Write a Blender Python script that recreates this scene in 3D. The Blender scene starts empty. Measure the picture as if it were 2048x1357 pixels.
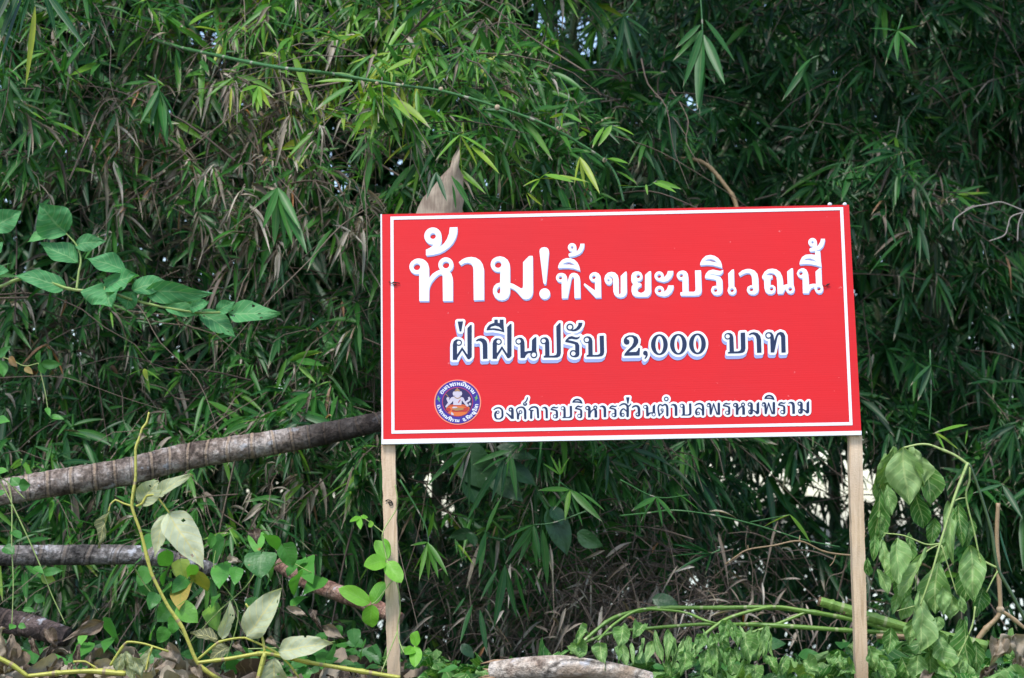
import bpy, math, random
import numpy as np
from mathutils import Matrix, Vector
from mathutils.geometry import tessellate_polygon

# ------------------------------------------------------------------ camera, light, exposure
sc = bpy.context.scene
COL = sc.collection
FPX, CX, CY, PITCH = 4265.0, 1024.0, 678.5, math.radians(5)
CAM = np.array([0.0, 0.0, 1.15])
cam_d = bpy.data.cameras.new('camera')
cam = bpy.data.objects.new('camera', cam_d)
COL.objects.link(cam)
cam.location = CAM
cam.rotation_euler = (math.radians(90) + PITCH, 0, 0)
cam_d.sensor_fit = 'HORIZONTAL'
cam_d.sensor_width = 23.6
cam_d.lens = 23.6 * FPX / 2048
cam_d.clip_start = 0.05
cam_d.clip_end = 6000
cam_d.dof.use_dof = True
cam_d.dof.focus_distance = 5.36
cam_d.dof.aperture_fstop = 3.8
sc.camera = cam

SUN_EL, SUN_AZ = 58.0, 205.0        # degrees; azimuth clockwise from +Y: behind the camera, a little to the left
world = bpy.data.worlds.new('World')
sc.world = world
world.use_nodes = True
wn = world.node_tree
sky = wn.nodes.new('ShaderNodeTexSky')
sky.sky_type = 'NISHITA'
sky.sun_disc = False
sky.sun_elevation = math.radians(SUN_EL)
sky.sun_rotation = math.radians(SUN_AZ)
sky.air_density = 1.0
sky.dust_density = 1.2
sky.ozone_density = 1.0
wn.links.new(sky.outputs[0], wn.nodes['Background'].inputs[0])
wn.nodes['Background'].inputs[1].default_value = 0.13
sun_d = bpy.data.lights.new('sun', 'SUN')
sun_d.energy = 1.5
sun_d.angle = math.radians(14)
sun_d.color = (1.0, 0.975, 0.94)
sun = bpy.data.objects.new('sun', sun_d)
COL.objects.link(sun)
az, el = math.radians(SUN_AZ), math.radians(SUN_EL)
sdir = Vector((math.sin(az) * math.cos(el), math.cos(az) * math.cos(el), math.sin(el)))
sun.rotation_euler = sdir.to_track_quat('Z', 'Y').to_euler()
sun.location = sdir * 30
sc.view_settings.view_transform = 'Standard'
sc.view_settings.look = 'None'
sc.view_settings.exposure = 1.25
sc.view_settings.gamma = 1
sc.render.engine = 'CYCLES'
sc.cycles.use_denoising = True
sc.cycles.max_bounces = 6
sc.cycles.diffuse_bounces = 3
sc.cycles.glossy_bounces = 2
sc.cycles.transmission_bounces = 4

# ------------------------------------------------------------------ helpers
rng = np.random.default_rng(11)
_f = np.array([0, math.cos(PITCH), math.sin(PITCH)])
_u = np.array([0, -math.sin(PITCH), math.cos(PITCH)])
_r = np.array([1.0, 0, 0])

def ray(px, py):
    return _f + _r * ((px - CX) / FPX) - _u * ((py - CY) / FPX)

def at(px, py, Y):
    """the point of the place seen at photo pixel (px, py) that stands Y metres away along +Y"""
    d = ray(px, py)
    return CAM + d * (Y / d[1])

def proj(P):
    d = P - CAM
    z = d @ _f
    return CX + FPX * (d @ _r) / z, CY - FPX * (d @ _u) / z

def nrm(v):
    return v / np.maximum(np.linalg.norm(v, axis=-1, keepdims=True), 1e-9)

def crop(ox, oy, s):
    return lambda x, y: (ox + x * s, oy + y * s)

def empty(name, label, cat, loc=(0, 0, 0), group=None, kind=None):
    o = bpy.data.objects.new(name, None)
    COL.objects.link(o)
    o.empty_display_size = 0.05
    o.location = loc
    tag(o, label, cat, group, kind)
    return o

def tag(o, label=None, cat=None, group=None, kind=None):
    if label: o['label'] = label
    if cat: o['category'] = cat
    if group: o['group'] = group
    if kind: o['kind'] = kind
    return o

class MB:
    """collects pieces (vertices, quads, triangles) that become ONE mesh object"""
    def __init__(s):
        s.V, s.Q, s.T, s.UV, s.C, s.n = [], [], [], [], [], 0
    def add(s, V, Q=None, T=None, uv=None, tint=0.5):
        V = np.asarray(V, float).reshape(-1, 3)
        n = len(V)
        s.V.append(V)
        if Q is not None and len(Q): s.Q.append(np.asarray(Q, int) + s.n)
        if T is not None and len(T): s.T.append(np.asarray(T, int) + s.n)
        s.UV.append(np.zeros((n, 2)) if uv is None else np.asarray(uv, float))
        s.C.append(np.full(n, tint, float) if np.isscalar(tint) else np.asarray(tint, float))
        s.n += n
        return s
    def build(s, name, mat, parent=None, smooth=True):
        V = np.concatenate(s.V)
        if parent is not None:
            V = V - np.array(parent.location if parent.type == 'EMPTY' else parent.parent.location if parent.parent else (0, 0, 0))
        Q = np.concatenate(s.Q) if s.Q else np.zeros((0, 4), int)
        T = np.concatenate(s.T) if s.T else np.zeros((0, 3), int)
        me = bpy.data.meshes.new(name)
        me.vertices.add(len(V))
        me.vertices.foreach_set('co', V.astype('f').ravel())
        li = np.concatenate([Q.ravel(), T.ravel()]).astype('i')
        me.loops.add(len(li))
        me.loops.foreach_set('vertex_index', li)
        nf = len(Q) + len(T)
        me.polygons.add(nf)
        st = np.concatenate([np.arange(len(Q)) * 4, len(Q) * 4 + np.arange(len(T)) * 3]).astype('i')
        me.polygons.foreach_set('loop_start', st)
        me.polygons.foreach_set('use_smooth', np.full(nf, smooth))
        me.update(calc_edges=True)
        uvl = me.uv_layers.new(name='UVMap')
        uvl.data.foreach_set('uv', np.concatenate(s.UV)[li].astype('f').ravel())
        at_ = me.attributes.new('tint', 'FLOAT', 'POINT')
        at_.data.foreach_set('value', np.concatenate(s.C).astype('f'))
        for m in (mat if isinstance(mat, (list, tuple)) else [mat]):
            me.materials.append(m)
        o = bpy.data.objects.new(name, me)
        COL.objects.link(o)
        if parent is not None:
            o.parent = parent
        return o

def smooth_path(P, n=6):
    """Catmull-Rom through control points (any dimension)"""
    P = np.asarray(P, float)
    if len(P) < 3:
        t = np.linspace(0, 1, n * max(1, len(P) - 1) + 1)[:, None]
        return P[0] * (1 - t) + P[-1] * t
    Q = np.vstack([2 * P[0] - P[1], P, 2 * P[-1] - P[-2]])
    out = []
    for i in range(1, len(Q) - 2):
        for k in range(n):
            t = k / n
            a, b, c, d = Q[i - 1], Q[i], Q[i + 1], Q[i + 2]
            out.append(0.5 * ((2 * b) + (c - a) * t + (2 * a - 5 * b + 4 * c - d) * t * t + (3 * b - a - 3 * c + d) * t ** 3))
    out.append(Q[-2])
    return np.array(out)

def tube(mb, P, r, ns=8, tint=0.5, cap=True, bump=None):
    """round tapered stem along points P with radii r"""
    P = np.asarray(P, float)
    n = len(P)
    r = np.full(n, r, float) if np.isscalar(r) else np.interp(np.linspace(0, 1, n), np.linspace(0, 1, len(r)), r)
    D = nrm(np.gradient(P, axis=0))
    ref = np.array([0.13, 0.21, 1.0]) if abs(D[:, 2]).mean() < 0.8 else np.array([1.0, 0.2, 0.1])
    A = nrm(np.cross(D, ref)); B = np.cross(D, A)
    th = np.linspace(0, 2 * np.pi, ns + 1)
    R = r[:, None] * np.ones(ns + 1)
    if bump is not None: R = R * bump(np.linspace(0, 1, n)[:, None], th[None, :])
    V = P[:, None] + R[..., None] * (A[:, None] * np.cos(th)[None, :, None] + B[:, None] * np.sin(th)[None, :, None])
    L = np.concatenate([[0], np.cumsum(np.linalg.norm(np.diff(P, axis=0), axis=1))])
    uv = np.stack([np.repeat(L, ns + 1), np.tile(th / (2 * np.pi), n)], 1)
    i, j = np.meshgrid(np.arange(n - 1), np.arange(ns), indexing='ij')
    a = (i * (ns + 1) + j).ravel()
    Q = np.stack([a, a + 1, a + ns + 2, a + ns + 1], 1)
    V = V.reshape(-1, 3)
    T = None
    if cap:
        c0, c1 = len(V), len(V) + 1
        V = np.vstack([V, P[0], P[-1]]); uv = np.vstack([uv, [0, .5], [L[-1], .5]])
        k = np.arange(ns); e = (n - 1) * (ns + 1)
        T = np.vstack([np.stack([np.full(ns, c0), k + 1, k], 1), np.stack([np.full(ns, c1), e + k, e + k + 1], 1)])
    mb.add(V, Q, T, uv, tint)

def blades(mb, B, D, L, W, droop, tint, roll=None, nsec=6, fold=0.18, twist=0.0):
    """many lance-shaped leaves at once: base B, direction D, length L, width W"""
    N = len(B)
    D = nrm(D)
    ref = np.array([0.0, -0.6, 0.8]) + rng.normal(0, .38, (N, 3))      # leaves turn their upper side to the open sky
    side = np.cross(D, ref)
    bad = np.linalg.norm(side, axis=1) < 0.15
    side[bad] += np.array([0.4, 0.1, 0])
    side = nrm(side)
    nor = np.cross(side, D)
    if roll is None: roll = rng.normal(0, 0.35, N)
    t = np.linspace(0, 1, nsec)
    prof = np.interp(t, [0, .08, .25, .45, .7, .88, 1], [.12, .5, .93, 1, .72, .35, 0.0])
    V = np.zeros((N, nsec, 3, 3)); uv = np.zeros((N, nsec, 3, 2))
    for k in range(nsec):
        c = B + D * (L * t[k])[:, None] + np.array([0, 0, -1.0]) * (droop * L * t[k] ** 2)[:, None]
        a = roll + twist * t[k]
        s2 = side * np.cos(a)[:, None] + nor * np.sin(a)[:, None]
        n2 = -side * np.sin(a)[:, None] + nor * np.cos(a)[:, None]
        w = (W * prof[k] * .5)[:, None]
        V[:, k, 0] = c - s2 * w + n2 * w * fold * 2
        V[:, k, 1] = c
        V[:, k, 2] = c + s2 * w + n2 * w * fold * 2
        uv[:, k, :, 0] = t[k]; uv[:, k, 0, 1] = 0; uv[:, k, 1, 1] = .5; uv[:, k, 2, 1] = 1
    q = []
    for k in range(nsec - 1):
        for j in range(2):
            a = k * 3 + j
            q.append([a, a + 1, a + 4, a + 3])
    q = np.array(q)
    Q = (np.arange(N)[:, None, None] * nsec * 3 + q[None]).reshape(-1, 4)
    mb.add(V.reshape(-1, 3), Q, None, uv.reshape(-1, 2), np.repeat(tint, nsec * 3))

def broad_leaf(mb, base, tip, width, tint=0.5, roll=0.0, fold=0.25, curl=0.15, ripple=0.04, shape='ovate', face=(0, -1, 0.35), holes=0, nu=13, nv=8, wilt=0.0, seed=None):
    """one broad leaf with real length and curvature from base to tip; face = way its upper side looks"""
    r = np.random.default_rng(seed if seed is not None else int(abs(base[0] * 9173 + base[2] * 3571) * 100) % 99991)
    base = np.asarray(base, float); tip = np.asarray(tip, float)
    ax = tip - base
    L = np.linalg.norm(ax); ax = ax / L
    face = np.asarray(face, float)
    n = face - ax * (face @ ax); n = n / np.linalg.norm(n)
    s = np.cross(ax, n)
    n, s = n * math.cos(roll) + s * math.sin(roll), s * math.cos(roll) - n * math.sin(roll)
    u = np.linspace(0, 1, nu + 1)
    xs = [0, .06, .15, .3, .45, .6, .75, .87, .94, 1]
    pr = {'ovate': [0.02, .42, .76, .98, 1, .86, .58, .28, .12, 0],
          'heart': [0.05, .8, 1.0, 1, .93, .78, .55, .3, .13, 0],
          'limp': [.03, .26, .5, .82, 1, .97, .76, .42, .2, 0],
          'oval': [0.05, .45, .74, .96, 1, .97, .82, .55, .34, 0],
          'lance': [0.03, .35, .65, .92, 1, .9, .62, .32, .15, 0]}[shape]
    w = np.interp(u, xs, pr) * width * .5
    v = np.linspace(-1, 1, nv + 1)
    U, Vv = np.meshgrid(u, v, indexing='ij')
    ph, ph2 = r.uniform(0, 6.28, 2)
    hgt = fold * np.abs(Vv) * w[:, None] * (1 + .5 * wilt * np.sin(ph + U * 5))
    hgt = hgt + curl * L * (-(U - .35) ** 2)
    hgt = hgt + ripple * width * np.sin(ph + 9 * U + 2.2 * np.sign(Vv)) * np.abs(Vv) ** 1.5
    hgt = hgt + wilt * width * .15 * np.sin(ph2 + U * 6 + 2.7 * Vv) * (.3 + np.abs(Vv))
    hgt = hgt + wilt * width * .05 * (np.sin(ph + 13 * U - 5 * Vv) + np.sin(ph2 * 2 + 19 * U + 7 * Vv))
    hgt = hgt - ripple * .35 * width * np.abs(np.sin(np.pi * (U * 6.5 - .8 * np.abs(Vv)))) * (1 - np.abs(Vv) * .5)
    off = Vv * w[:, None] * (1 - .28 * wilt * (1 + np.sin(ph2 + 4 * U)) * np.abs(Vv))
    bend = .07 * L * np.sin(ph + U * 2.4) * U * (1 - U) * 2
    if shape == 'heart': U2 = U - .13 * np.abs(Vv) ** 1.2 * np.clip(1 - U * 3, 0, 1)
    else: U2 = U
    P = base + ax * (U2 * L)[..., None] + s * (off + bend)[..., None] + n * hgt[..., None]
    i, j = np.meshgrid(np.arange(nu), np.arange(nv), indexing='ij')
    a = (i * (nv + 1) + j).ravel()
    Q = np.stack([a, a + nv + 1, a + nv + 2, a + 1], 1)
    if holes:
        Q = np.delete(Q, r.choice(len(Q), holes, replace=False), axis=0)
    mb.add(P.reshape(-1, 3), Q, None, np.stack([U.ravel(), Vv.ravel() * .5 + .5], 1), np.clip(tint + r.normal(0, .04), 0, 1))

# ------------------------------------------------------------------ materials
def new_mat(name):
    m = bpy.data.materials.new(name)
    m.use_nodes = True
    nt = m.node_tree
    return m, nt, nt.nodes['Principled BSDF']

def node(nt, typ, **kw):
    n = nt.nodes.new(typ)
    for k, v in kw.items(): setattr(n, k, v)
    return n

def ramp(nt, fac, stops, interp='LINEAR'):
    n = node(nt, 'ShaderNodeValToRGB')
    cr = n.color_ramp
    cr.interpolation = interp
    while len(cr.elements) < len(stops): cr.elements.new(0.5)
    for e, (p, c) in zip(cr.elements, stops):
        e.position = p
        e.color = (*c, 1) if len(c) == 3 else c
    nt.links.new(fac, n.inputs[0])
    return n.outputs[0]

def math_(nt, op, a, b=None, c=None, clamp=False):
    n = node(nt, 'ShaderNodeMath', operation=op)
    n.use_clamp = clamp
    for i, x in enumerate((a, b, c)):
        if x is None: continue
        if isinstance(x, (int, float)): n.inputs[i].default_value = x
        else: nt.links.new(x, n.inputs[i])
    return n.outputs[0]

def mixc(nt, fac, a, b, mode='MIX'):
    n = node(nt, 'ShaderNodeMix', data_type='RGBA', blend_type=mode)
    for i, x in ((0, fac), (6, a), (7, b)):
        if isinstance(x, (int, float)): n.inputs[i].default_value = x
        elif isinstance(x, tuple): n.inputs[i].default_value = (*x, 1)
        else: nt.links.new(x, n.inputs[i])
    return n.outputs[2]

def noise(nt, scale, detail=3, rough=.55, vec=None, dist=0.0):
    n = node(nt, 'ShaderNodeTexNoise')
    n.inputs['Scale'].default_value = scale
    n.inputs['Detail'].default_value = detail
    n.inputs['Roughness'].default_value = rough
    n.inputs['Distortion'].default_value = dist
    if vec is None: vec = node(nt, 'ShaderNodeTexCoord').outputs['Object']
    nt.links.new(vec, n.inputs['Vector'])
    return n.outputs[0]

def attr_tint(nt):
    return node(nt, 'ShaderNodeAttribute', attribute_name='tint').outputs['Fac']

def bump(nt, bsdf, height, strength, dist=0.002):
    b = node(nt, 'ShaderNodeBump')
    b.inputs['Strength'].default_value = strength
    b.inputs['Distance'].default_value = dist
    nt.links.new(height, b.inputs['Height'])
    nt.links.new(b.outputs[0], bsdf.inputs['Normal'])

def leaf_mat(name, stops, rough=.45, transl=.25, veins=0.0, vein_col=(.3, .4, .15), spots=None, spec=.5, back=None, blot=0.25):
    m, nt, b = new_mat(name)
    c = ramp(nt, attr_tint(nt), stops)
    n = noise(nt, 28, 3)
    c = mixc(nt, blot, c, ramp(nt, n, [(.3, (.35, .4, .35)), (.7, (1.5, 1.4, 1.2))]), 'MULTIPLY')
    if spots:
        s = ramp(nt, noise(nt, spots[1], 2), [(spots[2], (0, 0, 0)), (spots[2] + .06, (1, 1, 1))])
        c = mixc(nt, s, c, spots[0])
    uv = node(nt, 'ShaderNodeUVMap').outputs[0]
    sep = node(nt, 'ShaderNodeSeparateXYZ'); nt.links.new(uv, sep.inputs[0])
    u, v = sep.outputs[0], sep.outputs[1]
    av = math_(nt, 'ABSOLUTE', math_(nt, 'SUBTRACT', v, .5))
    if veins:
        mid = math_(nt, 'LESS_THAN', av, .026)
        ph = math_(nt, 'FRACT', math_(nt, 'SUBTRACT', math_(nt, 'MULTIPLY', u, 7.0), math_(nt, 'MULTIPLY', av, 3.6)))
        sec = math_(nt, 'LESS_THAN', math_(nt, 'ABSOLUTE', math_(nt, 'SUBTRACT', ph, .5)), .085)
        vv = math_(nt, 'MAXIMUM', mid, math_(nt, 'MULTIPLY', sec, .65))
        c = mixc(nt, math_(nt, 'MULTIPLY', vv, veins), c, vein_col)
        bump(nt, b, math_(nt, 'SUBTRACT', math_(nt, 'ADD', n, math_(nt, 'MULTIPLY', noise(nt, 110, 3), .5)), math_(nt, 'MULTIPLY', vv, .6)), .6, .004)
    else:
        mid = math_(nt, 'LESS_THAN', av, .05)
        c = mixc(nt, math_(nt, 'MULTIPLY', mid, .35), c, (.16, .22, .08))
        # tips and edges dry out on some leaves
        dryf = math_(nt, 'ADD', math_(nt, 'ADD', u, math_(nt, 'MULTIPLY', av, .25)), math_(nt, 'MULTIPLY', noise(nt, 6, 2), .9))
        c = mixc(nt, math_(nt, 'MULTIPLY', math_(nt, 'GREATER_THAN', dryf, 1.46), .8), c, (.36, .31, .22))
    if back:
        g = node(nt, 'ShaderNodeNewGeometry')
        c = mixc(nt, g.outputs['Backfacing'], c, back)
    nt.links.new(c, b.inputs['Base Color'])
    b.inputs['Roughness'].default_value = rough
    b.inputs['Specular IOR Level'].default_value = spec
    if transl:
        t = node(nt, 'ShaderNodeBsdfTranslucent')
        nt.links.new(mixc(nt, 1.0, c, (1.5, 1.6, .7), 'MULTIPLY'), t.inputs[0])
        mx = node(nt, 'ShaderNodeMixShader'); mx.inputs[0].default_value = transl
        nt.links.new(b.outputs[0], mx.inputs[1]); nt.links.new(t.outputs[0], mx.inputs[2])
        nt.links.new(mx.outputs[0], nt.nodes['Material Output'].inputs[0])
    return m

def plain_mat(name, stops, rough=.6, scale=30, bump_s=.2, spec=.4, stretch=None):
    m, nt, b = new_mat(name)
    vec = node(nt, 'ShaderNodeTexCoord').outputs['Object']
    if stretch:
        mp = node(nt, 'ShaderNodeMapping'); mp.inputs['Scale'].default_value = stretch
        nt.links.new(vec, mp.inputs[0]); vec = mp.outputs[0]
    n = noise(nt, scale, 4, .6, vec)
    nt.links.new(ramp(nt, n, stops), b.inputs['Base Color'])
    b.inputs['Roughness'].default_value = rough
    b.inputs['Specular IOR Level'].default_value = spec
    if bump_s: bump(nt, b, n, bump_s)
    return m

def stem_mat(name, a, b_, rough=.45, node_gap=0.0, node_col=None):
    """plant stem: colour between a and b_ by tint and noise, scars, optional joints along its length"""
    m, nt, b = new_mat(name)
    n = noise(nt, 22, 4)
    c = mixc(nt, math_(nt, 'ADD', math_(nt, 'MULTIPLY', n, .7), math_(nt, 'SUBTRACT', attr_tint(nt), .4), clamp=True), a, b_)
    n2 = noise(nt, 130, 3, .7)
    c = mixc(nt, ramp(nt, n2, [(.56, (0, 0, 0)), (.7, (.6, .6, .6))]), c, tuple(x * .35 for x in a))
    if node_gap:
        sep = node(nt, 'ShaderNodeSeparateXYZ'); nt.links.new(node(nt, 'ShaderNodeUVMap').outputs[0], sep.inputs[0])
        fr = math_(nt, 'FRACT', math_(nt, 'DIVIDE', sep.outputs[0], node_gap))
        d = math_(nt, 'ABSOLUTE', math_(nt, 'SUBTRACT', fr, .5))
        c = mixc(nt, ramp(nt, d, [(.02, (.9, .9, .9)), (.045, (0, 0, 0))]), c, node_col)
    nt.links.new(c, b.inputs['Base Color'])
    b.inputs['Roughness'].default_value = rough
    bump(nt, b, math_(nt, 'ADD', n, n2), .3)
    return m

def flat_mat(name, col, rough=.4, spec=.4, var=.06):
    m, nt, b = new_mat(name)
    n = noise(nt, 9, 4)
    c = mixc(nt, ramp(nt, n, [(.35, (0, 0, 0)), (.75, (1, 1, 1))]), col, tuple(x * (1 - var * 2) for x in col))
    nt.links.new(c, b.inputs['Base Color'])
    b.inputs['Roughness'].default_value = rough
    b.inputs['Specular IOR Level'].default_value = spec
    return m

M = {}
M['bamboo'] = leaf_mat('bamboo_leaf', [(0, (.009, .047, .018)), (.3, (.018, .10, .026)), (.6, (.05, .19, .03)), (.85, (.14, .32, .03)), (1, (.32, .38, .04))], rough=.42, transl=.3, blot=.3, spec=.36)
M['dry'] = leaf_mat('dry_bamboo_leaf', [(0, (.1, .075, .06)), (.35, (.22, .175, .14)), (.7, (.38, .33, .275)), (.94, (.52, .47, .41)), (1, (.38, .15, .04))], rough=.6, transl=.2, blot=.4)
M['twig'] = stem_mat('twig_bark', (.07, .05, .038), (.2, .15, .11), .7)
M['culm'] = stem_mat('bamboo_culm', (.03, .07, .03), (.1, .13, .06), .4, .28, (.2, .18, .13))
M['green_culm'] = stem_mat('young_green_culm', (.03, .12, .035), (.08, .2, .06), .35, .2, (.35, .33, .26))
# ------------------------------------------------------------------ the sign: outlines of the print, traced once and laid on the board
SIGN_C = np.array([0.26800873, 5.37339201, 1.66047263])
SIGN_W, SIGN_H = 1.2, 0.5975
SIGN_R = np.array((Matrix.Rotation(-0.00910448, 3, 'Z') @ Matrix.Rotation(-0.01923473, 3, 'Y') @ Matrix.Rotation(-0.13269976, 3, 'X')))
PXM = 0.5 * (1.2 / 945)            # metres on the board per half photo pixel, used for small offsets

def on_sign(px, py):
    """board coordinates (across, up) of a print mark seen at (px, py)"""
    px = np.asarray(px, float); py = np.asarray(py, float)
    d = _f + _r * ((px - CX) / FPX)[..., None] - _u * ((py - CY) / FPX)[..., None]
    n = SIGN_R[:, 1]
    s = ((SIGN_C - CAM) @ n) / (d @ n)
    L = (CAM + d * s[..., None] - SIGN_C) @ SIGN_R
    return L[..., 0], L[..., 2]

def sign_pt(a, b, out=0.0):
    a = np.asarray(a, float); b = np.asarray(b, float)
    return SIGN_C + a[..., None] * SIGN_R[:, 0] + b[..., None] * SIGN_R[:, 2] - out * SIGN_R[:, 1]

def sd_poly(X, Y, pts):
    pts = np.asarray(pts, float)
    d = np.full(X.shape, 1e9); inside = np.zeros(X.shape, bool)
    n = len(pts)
    for i in range(n):
        ax, ay = pts[i]; bx, by = pts[(i + 1) % n]
        ex, ey = bx - ax, by - ay
        L2 = ex * ex + ey * ey
        if L2 < 1e-9: continue
        t = np.clip(((X - ax) * ex + (Y - ay) * ey) / L2, 0, 1)
        d = np.minimum(d, (X - ax - t * ex) ** 2 + (Y - ay - t * ey) ** 2)
        c = ((ay <= Y) & (by > Y)) | ((by <= Y) & (ay > Y))
        if ey != 0:
            inside ^= c & (X < ax + (Y - ay) / ey * ex)
    d = np.sqrt(d)
    return np.where(inside, -d, d)

def sd_stroke(X, Y, pts):
    d = np.full(X.shape, 1e9)
    for (ax, ay, ar), (bx, by, br) in zip(pts[:-1], pts[1:]):
        ex, ey = bx - ax, by - ay
        L2 = max(ex * ex + ey * ey, 1e-9)
        t = np.clip(((X - ax) * ex + (Y - ay) * ey) / L2, 0, 1)
        d = np.minimum(d, np.hypot(X - ax - t * ex, Y - ay - t * ey) - (ar + (br - ar) * t))
    return d

def ell(cx, cy, rx, ry=None, n=22):
    ry = rx if ry is None else ry
    a = np.linspace(0, 2 * np.pi, n, endpoint=False)
    return [(cx + rx * math.cos(t), cy + ry * math.sin(t)) for t in a]

def P(*xy):      # a filled outline, rounded a little
    return ('P', [(xy[i], xy[i + 1]) for i in range(0, len(xy), 2)])
def H(*xy):
    return ('H', [(xy[i], xy[i + 1]) for i in range(0, len(xy), 2)])
def HC(x, y, r):
    return ('H', ell(x, y, r))
def DISC(x, y, rx, ry=None):
    return ('P', ell(x, y, rx, ry, 32))
def O(x, y, R, r):
    return [('P', ell(x, y, R)), ('H', ell(x, y, r))]
def S(*p):
    pts = np.array(p, float)
    return ('S', [tuple(q) for q in (smooth_path(pts, 4) if len(p) > 2 else pts)])
def flat(l):
    out = []
    for g in l:
        out += g if isinstance(g, list) else [g]
    return out

# glyph outlines (units are the trace's own)
G = {}
G['ho'] = flat([O(223, 690, 97, 47), P(160, 620, 190, 596, 222, 584, 255, 582, 300, 590, 340, 615, 368, 650, 382, 700, 384, 845, 430, 785, 480, 752, 525, 733, 560, 725, 650, 750, 678, 785, 693, 830, 697, 880, 697, 1138, 570, 1140, 566, 810, 545, 785, 510, 795, 460, 840, 420, 890, 395, 940, 384, 985, 382, 1140, 258, 1140, 256, 770, 268, 735, 274, 690, 260, 655, 223, 642),
               O(607, 665, 98, 47)])
G['maitho'] = flat([O(435, 284, 112, 41), P(345, 465, 390, 445, 425, 420, 450, 395, 480, 380, 548, 300, 548, 350, 533, 405, 505, 438, 545, 415, 590, 375, 625, 320, 650, 250, 660, 172, 758, 168, 755, 240, 735, 310, 700, 375, 650, 430, 590, 475, 520, 510, 440, 530, 355, 540, 345, 535)])
G['aa1'] = [P(778, 630, 830, 590, 880, 570, 940, 562, 1000, 572, 1055, 605, 1090, 655, 1108, 720, 1110, 1125, 977, 1130, 972, 720, 962, 680, 935, 645, 895, 632, 850, 640, 805, 668)]
G['mo'] = flat([O(1295, 660, 95, 47), P(1220, 600, 1240, 580, 1280, 560, 1325, 554, 1375, 565, 1420, 600, 1445, 645, 1452, 700, 1453, 905, 1500, 920, 1560, 955, 1600, 978, 1620, 974, 1628, 945, 1628, 630, 1700, 555, 1715, 548, 1752, 548, 1756, 1010, 1750, 1050, 1735, 1085, 1705, 1110, 1665, 1120, 1625, 1110, 1590, 1075, 1555, 1030, 1510, 990, 1453, 962, 1453, 1010, 1448, 1050, 1428, 1095, 1390, 1122, 1345, 1132, 1295, 1122, 1255, 1090, 1232, 1040, 1230, 990, 1245, 945, 1275, 915, 1325, 900, 1327, 740, 1340, 700, 1342, 660, 1320, 622, 1293, 614),
                H(1327, 945, 1297, 960, 1278, 990, 1278, 1020, 1295, 1045, 1318, 1045, 1327, 1020)])
G['excl'] = [P(1845, 490, 1850, 460, 1870, 440, 1905, 433, 1940, 440, 1960, 460, 1967, 490, 1930, 900, 1922, 918, 1905, 918, 1895, 900), DISC(1912, 1045, 69)]
G['tho1'] = flat([O(210, 658, 58, 26), P(162, 625, 178, 605, 207, 595, 240, 595, 275, 610, 295, 640, 303, 680, 303, 745, 325, 665, 340, 620, 365, 598, 400, 592, 440, 605, 468, 640, 478, 690, 483, 930, 405, 935, 400, 680, 392, 650, 376, 642, 360, 665, 308, 935, 232, 938, 228, 710, 240, 690, 238, 655, 225, 635)])
G['sara_i'] = [P(182, 525, 182, 500, 200, 455, 235, 415, 290, 392, 345, 392, 400, 412, 440, 450, 465, 500, 478, 560, 445, 550, 390, 530, 320, 520, 250, 520), H(235, 475, 265, 455, 310, 440, 345, 445, 385, 465, 425, 495, 380, 485, 320, 478, 270, 480)]
G['maitho2'] = flat([O(370, 243, 56, 20), P(325, 330, 360, 320, 385, 300, 426, 240, 427, 290, 412, 315, 450, 285, 475, 240, 485, 195, 537, 195, 530, 250, 505, 300, 465, 335, 400, 362, 335, 370, 325, 360)])
G['ngo'] = flat([O(666, 651, 60, 27), P(618, 615, 650, 588, 690, 583, 730, 600, 755, 635, 760, 680, 765, 925, 690, 928, 530, 755, 540, 735, 685, 835, 683, 700, 695, 680, 693, 650, 675, 625)])
G['kho'] = [P(880, 752, 845, 745, 820, 715, 812, 670, 825, 625, 860, 590, 910, 580, 955, 590, 990, 625, 1003, 670, 1005, 860, 1012, 885, 1025, 885, 1035, 865, 1035, 635, 1095, 578, 1112, 575, 1117, 850, 1105, 890, 1075, 918, 1030, 928, 985, 918, 950, 890, 935, 845, 932, 690, 925, 660, 905, 640, 880, 637, 862, 650, 890, 655, 910, 672, 918, 700, 905, 735), HC(866, 692, 18)]
G['yo'] = [P(1178, 690, 1180, 630, 1195, 595, 1230, 575, 1275, 573, 1310, 590, 1330, 630, 1328, 665, 1310, 690, 1280, 705, 1255, 700, 1270, 730, 1300, 735, 1315, 745, 1310, 770, 1285, 785, 1265, 800, 1260, 830, 1275, 855, 1310, 868, 1345, 855, 1365, 830, 1368, 620, 1420, 572, 1445, 570, 1448, 845, 1435, 885, 1400, 915, 1290, 918, 1230, 912, 1195, 885, 1182, 835, 1185, 780, 1205, 745, 1185, 720), HC(1272, 638, 28)]
_a = flat([O(1558, 635, 62, 29), P(1600, 680, 1622, 655, 1660, 620, 1680, 567, 1750, 567, 1745, 610, 1720, 660, 1675, 700, 1620, 715, 1560, 702, 1530, 690)])
G['sara_a'] = _a + [(k, [(x + 5, y + 198) for x, y in pts]) for k, pts in _a]
G['bo1'] = flat([O(-52, 627, 60, 26), P(-98, 590, -80, 573, -55, 564, -25, 560, 10, 572, 35, 605, 43, 650, 46, 850, 120, 852, 140, 840, 145, 810, 138, 560, 215, 558, 225, 830, 215, 870, 185, 895, 130, 900, -58, 900, -62, 890, -62, 858, -32, 855, -35, 690, -20, 660, -27, 625, -45, 600)])
G['sara_i2'] = [P(207, 485, 212, 450, 240, 400, 285, 360, 345, 348, 400, 360, 450, 390, 485, 435, 500, 480, 503, 520, 450, 505, 380, 485, 300, 478), H(258, 432, 300, 408, 350, 400, 395, 412, 450, 458, 400, 445, 340, 432, 300, 430)]
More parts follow.
